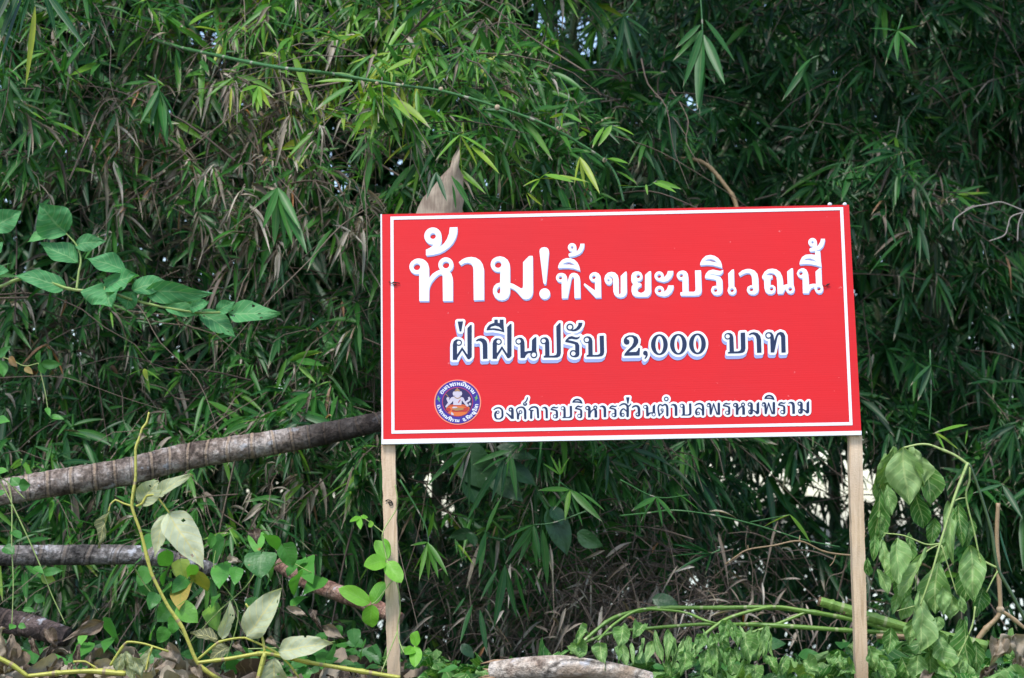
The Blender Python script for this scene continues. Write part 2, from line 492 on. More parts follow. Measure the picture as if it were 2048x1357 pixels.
G['ro1'] = [P(275, 640, 285, 605, 320, 565, 380, 548, 440, 560, 480, 568, 520, 552, 515, 580, 490, 612, 450, 622, 400, 612, 350, 603, 335, 606, 345, 615, 420, 630, 480, 650, 508, 690, 512, 820, 505, 860, 480, 885, 435, 895, 390, 885, 360, 850, 358, 815, 375, 780, 415, 768, 432, 775, 428, 690, 400, 680, 340, 670, 275, 662), HC(415, 826, 28)]
G['sara_e'] = [P(590, 600, 640, 550, 665, 545, 670, 780, 690, 795, 700, 825, 690, 865, 660, 888, 630, 888, 595, 870, 582, 835, 590, 795, 597, 780), HC(640, 827, 28)]
G['wo'] = [P(732, 600, 780, 560, 840, 540, 890, 540, 945, 560, 985, 605, 998, 660, 1003, 820, 990, 860, 950, 885, 900, 885, 860, 865, 845, 825, 855, 785, 890, 765, 920, 765, 915, 660, 905, 620, 880, 592, 840, 590, 795, 605, 750, 632, 740, 625), HC(905, 815, 28)]
G['no_nen'] = [P(1052, 660, 1055, 635, 1085, 580, 1130, 545, 1190, 535, 1245, 545, 1295, 580, 1325, 640, 1335, 700, 1338, 765, 1380, 750, 1402, 748, 1395, 575, 1450, 530, 1470, 530, 1478, 755, 1492, 790, 1492, 830, 1475, 862, 1440, 875, 1400, 862, 1378, 830, 1370, 805, 1350, 840, 1335, 872, 1265, 875, 1258, 700, 1248, 640, 1215, 600, 1170, 588, 1130, 600, 1100, 625, 1190, 628, 1192, 660, 1165, 672, 1162, 760, 1200, 760, 1230, 785, 1235, 820, 1220, 860, 1180, 880, 1135, 875, 1100, 850, 1085, 800, 1080, 680), HC(1180, 808, 28), HC(1435, 812, 28)]
G['no1'] = [P(1545, 555, 1585, 532, 1620, 530, 1655, 550, 1675, 590, 1683, 640, 1688, 755, 1740, 742, 1790, 742, 1782, 575, 1835, 528, 1858, 528, 1865, 745, 1883, 790, 1880, 835, 1855, 865, 1820, 870, 1785, 850, 1768, 815, 1765, 780, 1720, 800, 1695, 840, 1685, 868, 1610, 868, 1605, 660, 1580, 660, 1545, 640, 1527, 600), HC(1580, 595, 28), HC(1825, 806, 28)]
G['sara_ii'] = [P(1563, 475, 1570, 435, 1600, 375, 1650, 345, 1720, 340, 1775, 348, 1778, 297, 1842, 295, 1850, 420, 1862, 510, 1800, 490, 1720, 472, 1640, 468), H(1612, 420, 1660, 395, 1710, 392, 1760, 412, 1815, 448, 1750, 430, 1690, 420)]
G['maitho3'] = flat([O(1740, 174, 57, 18), P(1700, 262, 1735, 248, 1760, 228, 1797, 175, 1797, 225, 1785, 247, 1820, 215, 1848, 170, 1857, 128, 1908, 128, 1900, 180, 1880, 230, 1840, 270, 1780, 292, 1712, 300, 1700, 290)])
# second line
_f1 = flat([O(167, 399, 38, 25), P(95, 605, 95, 420, 105, 385, 135, 360, 165, 360, 150, 378, 142, 400, 145, 425, 145, 545, 207, 452, 272, 548, 270, 225, 308, 185, 322, 185, 322, 570, 295, 598, 275, 598, 208, 490, 150, 580, 145, 605)])
G['fo'] = _f1
G['fo_b'] = [(k, [(x + 479, y - 12) for x, y in pts]) for k, pts in _f1]
G['maiek'] = [P(153, 145, 217, 143, 197, 263, 177, 263)]
G['aa'] = [P(368, 378, 395, 355, 430, 345, 470, 352, 500, 380, 510, 420, 512, 592, 458, 595, 455, 430, 448, 400, 430, 382, 405, 375, 385, 383)]
G['sara_uee'] = [P(500, 250, 510, 215, 540, 180, 595, 160, 595, 122, 635, 122, 635, 160, 660, 165, 660, 122, 705, 122, 705, 180, 715, 275, 660, 258, 580, 245), H(535, 228, 560, 205, 605, 192, 650, 205, 695, 250, 640, 232, 590, 226)]
G['no'] = flat([O(887, 383, 39, 27), P(862, 355, 890, 340, 920, 340, 945, 360, 957, 395, 960, 510, 1000, 500, 1045, 497, 1048, 370, 1085, 333, 1100, 333, 1100, 500, 1108, 518, 1050, 520, 1000, 526, 975, 550, 960, 583, 910, 583, 907, 410, 905, 370, 887, 352), O(1070, 545, 42, 28)])
G['po'] = flat([O(1187, 378, 39, 27), P(1160, 348, 1190, 335, 1220, 335, 1245, 355, 1255, 390, 1258, 558, 1310, 556, 1340, 545, 1347, 520, 1340, 205, 1378, 162, 1392, 162, 1396, 525, 1385, 560, 1355, 577, 1300, 578, 1190, 578, 1187, 560, 1207, 555, 1205, 400, 1200, 365, 1187, 347)])
G['ro'] = flat([P(1447, 390, 1455, 365, 1490, 330, 1530, 320, 1570, 335, 1600, 335, 1628, 320, 1615, 345, 1590, 360, 1560, 358, 1520, 352, 1490, 360, 1480, 368, 1560, 385, 1600, 400, 1617, 430, 1618, 540, 1605, 565, 1580, 575, 1548, 575, 1575, 555, 1570, 520, 1568, 430, 1560, 415, 1500, 402), O(1545, 530, 42, 28)])
G['hanakat'] = flat([O(1505, 212, 43, 28), P(1515, 240, 1545, 245, 1580, 225, 1605, 190, 1608, 160, 1655, 160, 1648, 195, 1620, 235, 1580, 258, 1540, 262, 1500, 252)])
G['bo'] = flat([O(1707, 365, 39, 27), P(1680, 335, 1710, 322, 1740, 325, 1765, 345, 1775, 375, 1778, 548, 1840, 546, 1862, 535, 1868, 515, 1862, 318, 1912, 315, 1917, 510, 1908, 545, 1885, 562, 1850, 567, 1705, 568, 1705, 550, 1727, 546, 1725, 390, 1720, 350, 1707, 334)])
G['two'] = [P(98, 365, 100, 340, 120, 310, 160, 293, 205, 293, 245, 310, 265, 345, 262, 380, 235, 420, 190, 455, 155, 485, 240, 482, 258, 465, 265, 437, 283, 437, 278, 522, 105, 525, 108, 505, 140, 465, 190, 415, 210, 375, 212, 335, 195, 312, 165, 308, 140, 320, 130, 335, 155, 345, 165, 370, 155, 393, 130, 400, 108, 390)]
G['comma'] = [DISC(345, 495, 26), P(370, 490, 372, 520, 360, 545, 340, 565, 335, 555, 350, 530, 345, 510)]
G['zero'] = [DISC(504, 400, 95, 118), ('H', ell(504, 400, 46, 101))]
G['bo3'] = flat([O(1280, 305, 36, 25), P(1255, 280, 1282, 266, 1310, 268, 1335, 285, 1345, 315, 1352, 478, 1400, 476, 1425, 465, 1432, 445, 1428, 265, 1478, 262, 1483, 440, 1475, 475, 1450, 492, 1410, 498, 1283, 500, 1283, 485, 1303, 482, 1300, 330, 1296, 290, 1280, 277)])
G['aa3'] = [P(1520, 285, 1545, 265, 1580, 258, 1620, 268, 1650, 300, 1660, 340, 1665, 490, 1615, 492, 1610, 340, 1600, 305, 1580, 285, 1555, 280, 1533, 293)]
G['tho'] = flat([O(1745, 295, 37, 25), P(1720, 270, 1750, 257, 1780, 262, 1800, 290, 1808, 330, 1810, 360, 1825, 310, 1845, 270, 1880, 253, 1915, 265, 1935, 300, 1940, 488, 1893, 490, 1888, 310, 1875, 285, 1858, 290, 1845, 320, 1810, 488, 1770, 488, 1765, 320, 1762, 285, 1745, 267)])
# third line
G['o'] = flat([S((108, 240, 5), (135, 223, 7), (175, 219, 8), (205, 245, 11), (210, 285, 12), (208, 325, 11), (185, 348, 8), (160, 352, 6), (135, 345, 10), (124, 320, 13), (124, 285, 12), (137, 264, 8)), O(155, 271, 20, 11)])
G['kho_khwai'] = flat([S((397, 346, 13), (396, 330, 13), (395, 300, 12), (386, 270, 8), (379, 250, 7), (392, 225, 7), (425, 211, 8), (462, 217, 10), (482, 250, 14), (484, 300, 14), (485, 343, 14)), O(428, 270, 22, 12), S((402, 320, 9), (408, 300, 7), (414, 285, 6))])
G['thanthakhat'] = [S((470, 160, 7), (466, 178, 8), (485, 187, 8), (502, 172, 7), (485, 160, 5)), S((482, 150, 6), (500, 135, 7), (512, 98, 7))]
G['ko'] = [S((530, 243, 6), (558, 216, 9), (600, 207, 9), (630, 225, 12), (636, 265, 13), (640, 332, 12)), S((545, 250, 7), (578, 252, 8)), ('S', [(557, 262, 13), (556, 338, 14)])]
G['lo'] = flat([S((600, 190, 5), (630, 172, 8), (665, 168, 9), (694, 190, 12), (699, 230, 14), (698, 298, 14)), S((688, 250, 6), (652, 222, 7), (622, 238, 9), (612, 275, 11), (620, 300, 7)), O(640, 286, 21, 12)])
G['so'] = G['lo'] + [S((700, 195, 8), (722, 186, 7), (738, 168, 5))]
G['phan'] = flat([O(762, 190, 20, 12), S((755, 168, 6), (775, 168, 9), (786, 195, 13), (790, 290, 13)), ('S', [(796, 294, 6), (824, 168, 6)]), ('S', [(826, 172, 8), (868, 296, 8)]), ('S', [(888, 170, 15), (889, 290, 15)])])
G['to'] = flat([S((172, 310, 11), (162, 260, 10), (158, 215, 9), (170, 186, 8), (188, 180, 7), (208, 194, 8)), S((208, 194, 7), (240, 178, 9), (264, 200, 13), (268, 250, 14), (268, 308, 14)), O(205, 245, 19, 9), S((172, 300, 7), (200, 285, 6), (218, 262, 6))])
G['nikhahit'] = flat([O(256, 112, 28, 16)])
G['cho'] = flat([S((40, 60, 8), (80, 35, 10), (125, 50, 16), (135, 110, 16), (132, 185, 16), (95, 185, 14), (60, 130, 12)), O(75, 110, 26, 12)])
G['so_ruesi'] = G['bo'] + [S((1800, 440, 14), (1900, 410, 12), (1960, 390, 10))]
G['ya'] = G['tho'] + [S((1900, 500, 12), (1960, 500, 12))]
G['sara_u'] = [S((0, 0, 10), (18, 0, 10), (18, 55, 9))]
G['sara_o'] = [S((60, 0, 12), (20, -5, 12), (25, 40, 12), (45, 60, 14), (45, 240, 16))]
G['dot'] = [DISC(0, 0, 16)]

def bbox(g):
    a = np.array([(p[0], p[1]) for k, pts in g if k != 'H' for p in pts])
    return a.min(0), a.max(0)

def place(g, fn):
    """glyph outline through a point map fn(x, y) -> photo pixels"""
    out = []
    for k, pts in g:
        if k == 'S':
            q = []
            for x, y, r in pts:
                a = fn(x, y); b = fn(x + 1, y); c = fn(x, y + 1)
                sc_ = math.sqrt(abs((b[0] - a[0]) * (c[1] - a[1]) - (b[1] - a[1]) * (c[0] - a[0])))
                q.append((a[0], a[1], r * sc_))
            out.append((k, q))
        else:
            out.append((k, [fn(x, y) for x, y in pts]))
    return out

def fit(g, x0, y0, x1, y1, cr):
    lo, hi = bbox(g)
    sx, sy = (x1 - x0) / (hi[0] - lo[0]), (y1 - y0) / (hi[1] - lo[1])
    return place(g, lambda x, y: cr(x0 + (x - lo[0]) * sx, y0 + (y - lo[1]) * sy))

class Field:
    """signed distance to a piece of print, on a fine grid in photo pixels"""
    def __init__(s, x0, y0, x1, y1, h):
        s.x0, s.y0, s.h = x0, y0, h
        s.nx, s.ny = int((x1 - x0) / h) + 1, int((y1 - y0) / h) + 1
        s.D = np.full((s.ny, s.nx), 1e3)
    def draw(s, glyph, pad=12):
        lo, hi = bbox(glyph)
        i0 = max(0, int((lo[0] - pad - s.x0) / s.h)); i1 = min(s.nx, int((hi[0] + pad - s.x0) / s.h) + 2)
        j0 = max(0, int((lo[1] - pad - s.y0) / s.h)); j1 = min(s.ny, int((hi[1] + pad - s.y0) / s.h) + 2)
        X, Y = np.meshgrid(s.x0 + np.arange(i0, i1) * s.h, s.y0 + np.arange(j0, j1) * s.h)
        g = np.full(X.shape, 1e3)
        for k, pts in glyph:
            if k == 'P': g = np.minimum(g, sd_poly(X, Y, pts))
            elif k == 'S': g = np.minimum(g, sd_stroke(X, Y, pts))
        for k, pts in glyph:
            if k == 'H': g = np.maximum(g, -sd_poly(X, Y, pts))
        s.D[j0:j1, i0:i1] = np.minimum(s.D[j0:j1, i0:i1], g)
    def loops(s, iso):
        F = s.D - iso
        F = np.where(np.abs(F) < 1e-6, 1e-6, F)
        B = F < 0
        c = B[:-1, :-1] * 1 + B[:-1, 1:] * 2 + B[1:, 1:] * 4 + B[1:, :-1] * 8
        nxt = {}
        E = {1: [(3, 0)], 2: [(0, 1)], 3: [(3, 1)], 4: [(1, 2)], 5: [(3, 0), (1, 2)], 6: [(0, 2)], 7: [(3, 2)], 8: [(2, 3)], 9: [(2, 0)], 10: [(0, 1), (2, 3)], 11: [(2, 1)], 12: [(1, 3)], 13: [(1, 0)], 14: [(0, 3)]}
        jj, ii = np.nonzero((c > 0) & (c < 15))
        def key(j, i, e):
            return (j, i, 0) if e == 0 else (j, i + 1, 1) if e == 1 else (j + 1, i, 0) if e == 2 else (j, i, 1)
        for j, i in zip(jj.tolist(), ii.tolist()):
            for a, b in E[int(c[j, i])]:
                nxt[key(j, i, a)] = key(j, i, b)
        def pt(k):
            j, i, d = k
            if d == 0:
                a, b = F[j, i], F[j, i + 1]; return (s.x0 + (i + a / (a - b)) * s.h, s.y0 + j * s.h)
            a, b = F[j, i], F[j + 1, i]; return (s.x0 + i * s.h, s.y0 + (j + a / (a - b)) * s.h)
        out = []
        while nxt:
            k0, k = nxt.popitem()
            loop = [pt(k0)]
            while k != k0 and k in nxt:
                loop.append(pt(k)); k = nxt.pop(k)
            if len(loop) > 5:
                out.append(simplify(np.array(loop), .06 * max(1, s.h / .4)))
        return out

def simplify(L, tol):
    n = len(L)
    a = int(np.argmax(np.hypot(*(L - L[0]).T)))
    def dp(i, j):
        if j - i < 2: return [i]
        p, q = L[i], L[j % n]
        seg = L[i + 1:j]
        e = q - p; l = np.hypot(*e)
        d = np.abs((seg[:, 0] - p[0]) * e[1] - (seg[:, 1] - p[1]) * e[0]) / max(l, 1e-9) if l > 1e-9 else np.hypot(*(seg - p).T)
        k = int(np.argmax(d))
        if d[k] < tol: return [i]
        return dp(i, i + 1 + k) + dp(i + 1 + k, j)
    return L[dp(0, a) + dp(a, n)]

def print_layer(mb, loops, out, shift=(0, 0), tint=.5):
    """one layer of ink on the board, out metres proud of its face"""
    loops = [l for l in loops if len(l) > 2]
    if not loops: return
    def area(l): return .5 * float(np.sum(l[:, 0] * np.roll(l[:, 1], -1) - np.roll(l[:, 0], -1) * l[:, 1]))
    big = max(loops, key=lambda l: abs(area(l)))
    sg = 1 if area(big) > 0 else -1
    outer = [l for l in loops if area(l) * sg > 0]; holes = [l for l in loops if area(l) * sg <= 0]
    own = [[] for _ in outer]
    for h in holes:
        best = None
        for i, l in enumerate(outer):
            if sd_poly(np.array([h[0, 0]]), np.array([h[0, 1]]), l)[0] < 0 and (best is None or abs(area(l)) < abs(area(outer[best]))): best = i
        if best is not None: own[best].append(h)
    for l, hs in zip(outer, own):
        grp = [l] + hs
        allp = np.concatenate(grp) + np.array(shift)
        T = np.array(tessellate_polygon([[Vector((p[0], p[1], 0)) for p in q] for q in grp]))
        if not len(T): continue
        a, b = on_sign(allp[:, 0], allp[:, 1])
        V = sign_pt(a, b, out)
        A = V[T]
        nn = np.cross(A[:, 1] - A[:, 0], A[:, 2] - A[:, 0]) @ (-SIGN_R[:, 1])
        T[nn < 0] = T[nn < 0][:, ::-1]
        mb.add(V, None, T, None, tint)

def px_poly(mb, pts, out):
    print_layer(mb, [np.array(pts, float)], out)

C1, C2, C3, C4, C5 = crop(800, 430, .15137), crop(1090, 460, .14648), crop(1370, 460, .14648), crop(890, 620, .16602), crop(1230, 620, .17578)
C7, C8, C6 = crop(970, 780, .16602), crop(1290, 780, .16602), crop(850, 750, .08844)

def build_sign():
    base = sign_pt(0, 0) * 1.0
    base[2] = 0.66
    root = empty('warning_sign', 'red and white no dumping sign in Thai on two rough wooden posts', 'sign', base)
    m, nt, b = new_mat('red_print')
    tc = node(nt, 'ShaderNodeUVMap').outputs[0]
    sep = node(nt, 'ShaderNodeSeparateXYZ'); nt.links.new(tc, sep.inputs[0])
    flute = math_(nt, 'ABSOLUTE', math_(nt, 'SINE', math_(nt, 'MULTIPLY', sep.outputs[1], math.pi / .0058)))
    nz = noise(nt, 4, 4)
    c = mixc(nt, ramp(nt, nz, [(.35, (0, 0, 0)), (.7, (1, 1, 1))]), (.60, .004, .006), (.55, .006, .009))
    mp = node(nt, 'ShaderNodeMapping'); mp.inputs['Scale'].default_value = (1.5, 90, 1); nt.links.new(tc, mp.inputs[0])
    st = noise(nt, 3, 3, .6, mp.outputs[0])
    c = mixc(nt, ramp(nt, st, [(.45, (0, 0, 0)), (.8, (.28, .28, .28))]), c, (.64, .02, .026))
    sc1 = ramp(nt, noise(nt, 60, 2), [(.76, (0, 0, 0)), (.8, (.5, .5, .5))])
    c = mixc(nt, sc1, c, (.7, .2, .2))
    nt.links.new(c, b.inputs['Base Color'])
    b.inputs['Roughness'].default_value = .4
    b.inputs['Specular IOR Level'].default_value = .32
    bump(nt, b, math_(nt, 'ADD', math_(nt, 'MULTIPLY', flute, .5), math_(nt, 'MULTIPLY', nz, 2.0)), .16, .0012)
    M['red'] = m
    M['white'] = flat_mat('white_print', (.72, .74, .78), .4, .5, .02)
    M['board_edge'] = flat_mat('white_board_edge', (.7, .72, .76), .45, .4, .05)
    M['lavender'] = flat_mat('lavender_print', (.33, .38, .66), .4)
    M['navy'] = flat_mat('navy_print', (.012, .026, .075), .5, .25)
    # board: a slightly bowed sheet with real thickness, red print on its face
    nx, ny = 24, 12
    a, bb = np.meshgrid(np.linspace(-.6, .6, nx + 1), np.linspace(-SIGN_H / 2, SIGN_H / 2, ny + 1), indexing='ij')
    F_ = sign_pt(a, bb, 0).reshape(-1, 3); Bk = sign_pt(a, bb, -.011).reshape(-1, 3)
    i, j = np.meshgrid(np.arange(nx), np.arange(ny), indexing='ij')
    k = (i * (ny + 1) + j).ravel()
    Qf = np.stack([k, k + ny + 1, k + ny + 2, k + 1], 1)
    mb = MB(); mb.add(F_, Qf, None, np.stack([a.ravel(), bb.ravel()], 1))
    mb.build('printed_face', M['red'], root)
    mb = MB()
    n0 = len(F_)
    rim = [(i * (ny + 1)) for i in range(nx + 1)] + [nx * (ny + 1) + j for j in range(1, ny + 1)] + [i * (ny + 1) + ny for i in range(nx - 1, -1, -1)] + [j for j in range(ny - 1, 0, -1)]
    F2 = sign_pt(a, bb, -.0005).reshape(-1, 3)
    W = np.vstack([F2, Bk]); q = [[rim[t], n0 + rim[t], n0 + rim[(t + 1) % len(rim)], rim[(t + 1) % len(rim)]] for t in range(len(rim))]
    mb.add(W, np.vstack([np.array(q), (Qf + n0)[:, ::-1]]))
    mb.build('board', M['board_edge'], root, smooth=False)
    # unprinted white hem along the foot and the left edge
    mb = MB()
    px_poly(mb, [(763, 889), (763, 879.5), (1000, 875.2), (1240, 871.2), (1500, 866.6), (1723, 862.2), (1723, 870.3)], .0010)
    px_poly(mb, [(761, 429), (764, 429), (766.3, 879), (763.2, 879.4)], .0010)
    mb.build('white_hem', M['board_edge'], root, smooth=False)
    # thin white frame line
    mb = MB()
    fr_o = [(781, 434), (1686, 415), (1705, 851), (783, 868)]
    fr_i = [(787, 440.2), (1680, 421), (1698.8, 845), (789, 861.8)]
    for t in range(4):
        u = (t + 1) % 4
        px_poly(mb, [fr_o[t], fr_o[u], fr_i[u], fr_i[t]], .0011)
    mb.build('frame_line', M['white'], root, smooth=False)
    # headline
    fl = Field(812, 445, 1668, 622, .4)
    for g, cr in (('ho', C1), ('maitho', C1), ('aa1', C1), ('mo', C1), ('excl', C1), ('tho1', C2), ('sara_i', C2), ('maitho2', C2), ('ngo', C2), ('kho', C2), ('yo', C2), ('sara_a', C2),
                  ('bo1', C3), ('sara_i2', C3), ('ro1', C3), ('sara_e', C3), ('wo', C3), ('no_nen', C3), ('no1', C3), ('sara_ii', C3), ('maitho3', C3)):
        fl.draw(place(G[g], cr), 4)
    lp = fl.loops(0.35)
    mb = MB(); print_layer(mb, lp, .0020); head = mb.build('headline', M['white'], root, smooth=False)
    mb = MB(); print_layer(mb, fl.loops(.1), .0012, (1.1, 3.0)); print_layer(mb, fl.loops(.1), .0016, (.5, 1.6)); mb.build('letter_edge', M['lavender'], head, smooth=False)
    # second line
    fl = Field(892, 630, 1592, 738, .4)
    for g in ('fo', 'maiek', 'aa', 'fo_b', 'sara_uee', 'no', 'po', 'ro', 'hanakat', 'bo'):
        fl.draw(place(G[g], C4), 9)
    for g in ('two', 'comma', 'bo3', 'aa3', 'tho', 'zero'):
        fl.draw(place(G[g], C5), 9)
    fl.draw(place([(k, [(x + 216, y - 5) for x, y in p]) for k, p in G['zero']], C5), 9)
    fl.draw(place([(k, [(x + 433, y - 10) for x, y in p]) for k, p in G['zero']], C5), 9)
    ink, rim, low = fl.loops(.15), fl.loops(5.0), fl.loops(4.6)
    for a_, b_ in ((0, 1233), (1233, 1435), (1435, 3000)):      # three words, each its own piece of print
        sel = lambda ls: [l for l in ls if a_ <= l[:, 0].mean() < b_]
        mb = MB(); print_layer(mb, sel(ink), .0032); fine = mb.build('fine_wording', M['navy'], root, smooth=False)
        mb = MB(); print_layer(mb, sel(rim), .0026); mb.build('letter_outline', M['white'], fine, smooth=False)
        mb = MB()
        for s in range(4): print_layer(mb, sel(low), .0022 - s * .0003, (-.3 * (s + 1), 1.6 * (s + 1)))
        mb.build('letter_edge', M['lavender'], fine, smooth=False)
    # office name
    fl = Field(978, 782, 1628, 850, .3)
    def L7(g, *bx): fl.draw(fit(G[g], *bx, C7), 7)
    def L8(g, *bx): fl.draw(fit(G[g], *bx, C8), 7)
    fl.draw(place(G['o'], C7), 7); L7('ngo', 253, 212, 347, 352); fl.draw(place(G['kho_khwai'], C7), 7); fl.draw(place(G['thanthakhat'], C7), 7); fl.draw(place(G['ko'], C7), 7)
    L7('aa', 686, 205, 757, 345); L7('ro', 788, 203, 885, 347); L7('bo', 912, 195, 1050, 342); L7('ro', 1083, 190, 1177, 342); L7('sara_i', 1053, 108, 1175, 170)
    L7('ho', 1207, 190, 1353, 334); L7('aa', 1378, 190, 1460, 332); L7('ro', 1495, 188, 1590, 331); L7('so', 1620, 170, 1757, 327); L7('maiek', 1698, 92, 1740, 168); L7('wo', 1768, 185, 1872, 325)
    L8('no', -22, 180, 128, 322); fl.draw(place(G['to'], C8), 7); fl.draw(place(G['nikhahit'], C8), 7); L8('aa', 306, 170, 390, 315); L8('bo', 418, 165, 560, 312); fl.draw(place(G['lo'], C8), 7)
    fl.draw(place(G['phan'], C8), 7); L8('ro', 935, 157, 1032, 303); L8('ho', 1060, 155, 1205, 301); L8('mo', 1235, 150, 1375, 299)
    fl.draw(place([(k, [(p[0] + 663, p[1] - 8, *p[2:]) for p in pts]) for k, pts in G['phan']], C8), 7)
    L8('sara_i', 1437, 62, 1560, 126); L8('ro', 1600, 148, 1695, 295); L8('aa', 1722, 145, 1805, 291); L8('mo', 1835, 140, 1977, 291)
    mb = MB(); print_layer(mb, fl.loops(0.12), .0020); off = mb.build('office_name', M['navy'], root, smooth=False)
    mb = MB(); print_layer(mb, fl.loops(4.3), .0014); mb.build('letter_outline', M['white'], off, smooth=False)
    build_emblem(root)
    # fixings: pale nail heads on the top edge, black wire ties at the left edge and right post
    for (px, py) in ((1660, 409), (1690, 409)):
        a, b_ = on_sign(px, py)
        mb = MB(); c = sign_pt(a, b_ + .001, -.004)
        tube(mb, [c - SIGN_R[:, 2] * .004, c + SIGN_R[:, 2] * .002, c + SIGN_R[:, 2] * .004], [.0055, .0052, .003], 10)
        mb.build('nail_head', M['board_edge'], root)
    blk = flat_mat('black_wire', (.015, .014, .014), .5)
    for pts in ([(778, 564), (783, 568), (789, 566), (793, 569), (788, 571), (786, 566), (800, 567.5)], [(1646, 571), (1650, 574), (1654, 570), (1659, 569), (1652, 573)]):
        a, b_ = on_sign([p[0] for p in pts], [p[1] for p in pts])
        Pw = sign_pt(a, b_, .0035); Pw[1::2] -= SIGN_R[:, 1] * .002
        mb = MB(); tube(mb, smooth_path(Pw, 4), .0011, 6); mb.build('wire_tie', blk, root)
    # rough sawn posts
    wm, nt, b = new_mat('rough_sawn_timber')
    tc = node(nt, 'ShaderNodeTexCoord').outputs['Object']
    mp = node(nt, 'ShaderNodeMapping'); mp.inputs['Scale'].default_value = (60, 60, 5); nt.links.new(tc, mp.inputs[0])
    g1 = noise(nt, 1.6, 5, .65, mp.outputs[0], .6)
    g2 = noise(nt, 260, 2, .6)
    c = ramp(nt, g1, [(.25, (.38, .26, .16)), (.5, (.6, .445, .3)), (.75, (.74, .58, .42))])
    c = mixc(nt, ramp(nt, noise(nt, 9, 4, .6), [(.5, (0, 0, 0)), (.72, (.45, .45, .45))]), c, (.58, .48, .37))
    c = mixc(nt, ramp(nt, noise(nt, 26, 2), [(.7, (0, 0, 0)), (.76, (.55, .55, .55))]), c, (.17, .09, .045))
    sepz = node(nt, 'ShaderNodeSeparateXYZ'); nt.links.new(node(nt, 'ShaderNodeNewGeometry').outputs['Position'], sepz.inputs[0])
    damp = math_(nt, 'ADD', math_(nt, 'SUBTRACT', .86, sepz.outputs[2]), math_(nt, 'MULTIPLY', math_(nt, 'SUBTRACT', g1, .5), .3))
    c = mixc(nt, ramp(nt, damp, [(0, (0, 0, 0)), (.14, (.6, .6, .6))]), c, (.24, .17, .11))
    nt.links.new(c, b.inputs['Base Color']); b.inputs['Roughness'].default_value = .85; b.inputs['Specular IOR Level'].default_value = .2
    bump(nt, b, math_(nt, 'ADD', g1, math_(nt, 'MULTIPLY', g2, .9)), .7, .0016)
    for (x0, x1, xb0, xb1, ytop, seed) in ((762.8, 789.5, 774.6, 800.5, 889, 3), (1697.2, 1724, 1712.5, 1737.5, 871, 8)):
        r = np.random.default_rng(seed)
        yf = 5.352 if x0 < 1000 else 5.342
        T0, T1, B0, B1 = at(x0, ytop, yf), at(x1, ytop, yf), at(xb0, 1357, yf), at(xb1, 1357, yf)
        n = 60
        tt = np.linspace(-.62, 1.45, n)
        L0 = T0 + (B0 - T0) * tt[:, None]; L1 = T1 + (B1 - T1) * tt[:, None]
        back = SIGN_R[:, 1]
        mb = MB()
        L0 = L0 + r.normal(0, .0006, (n, 3)) * [1, 0, 0]; L1 = L1 + r.normal(0, .0008, (n, 3)) * [1, 0, 0]
        ins = np.clip(-tt, 0, 1)[:, None] * np.array([.012 if x0 < 1000 else -.02, 0, 0])
        L0 = L0 + ins; L1 = L1 + ins
        # above the board's foot the post leans with the board, behind it
        def behind(Pq):
            Q_ = Pq.copy()
            d = (Q_ - SIGN_C) @ SIGN_R[:, 1]
            Q_ += np.where(d < .0125, .0125 - d, 0)[:, None] * SIGN_R[:, 1] * (tt < .005)[:, None]
            return Q_
        L0, L1 = behind(L0), behind(L1)
        th = np.array([0, .034, 0])
        V = np.stack([L0, L1, L1 + th, L0 + th], 1).reshape(-1, 3)
        Q = []
        for k_ in range(n - 1):
            for s in range(4):
                Q.append([k_ * 4 + s, k_ * 4 + (s + 1) % 4, k_ * 4 + 4 + (s + 1) % 4, k_ * 4 + 4 + s])
        Q.append([0, 3, 2, 1]); Q.append([(n - 1) * 4 + s for s in range(4)])
        mb.add(V, Q)
        # torn fibres along the right edge
        for f_ in range(26):
            t_ = r.uniform(.15, 1.0); e = T1 + (B1 - T1) * t_
            d = nrm(np.array([r.uniform(.25, .6), r.uniform(-.3, .1), r.uniform(.6, 1.1)]))
            tube(mb, [e + [-.0008, .002, 0], e + d * r.uniform(.003, .008)], [.0006, .0002], 4, cap=False)
        mb.build('post', wm, root, smooth=False)
    # a broken black wire twist on the left post
    mb = MB()
    Pw = np.array([at(x, y, 5.349) for x, y in ((771, 1003), (776, 1000), (783, 1003), (785, 1009), (781, 1011), (777, 1005), (784, 1006))])
    tube(mb, smooth_path(Pw, 4), .0013, 6); mb.build('wire_tie', blk, root)
    return root

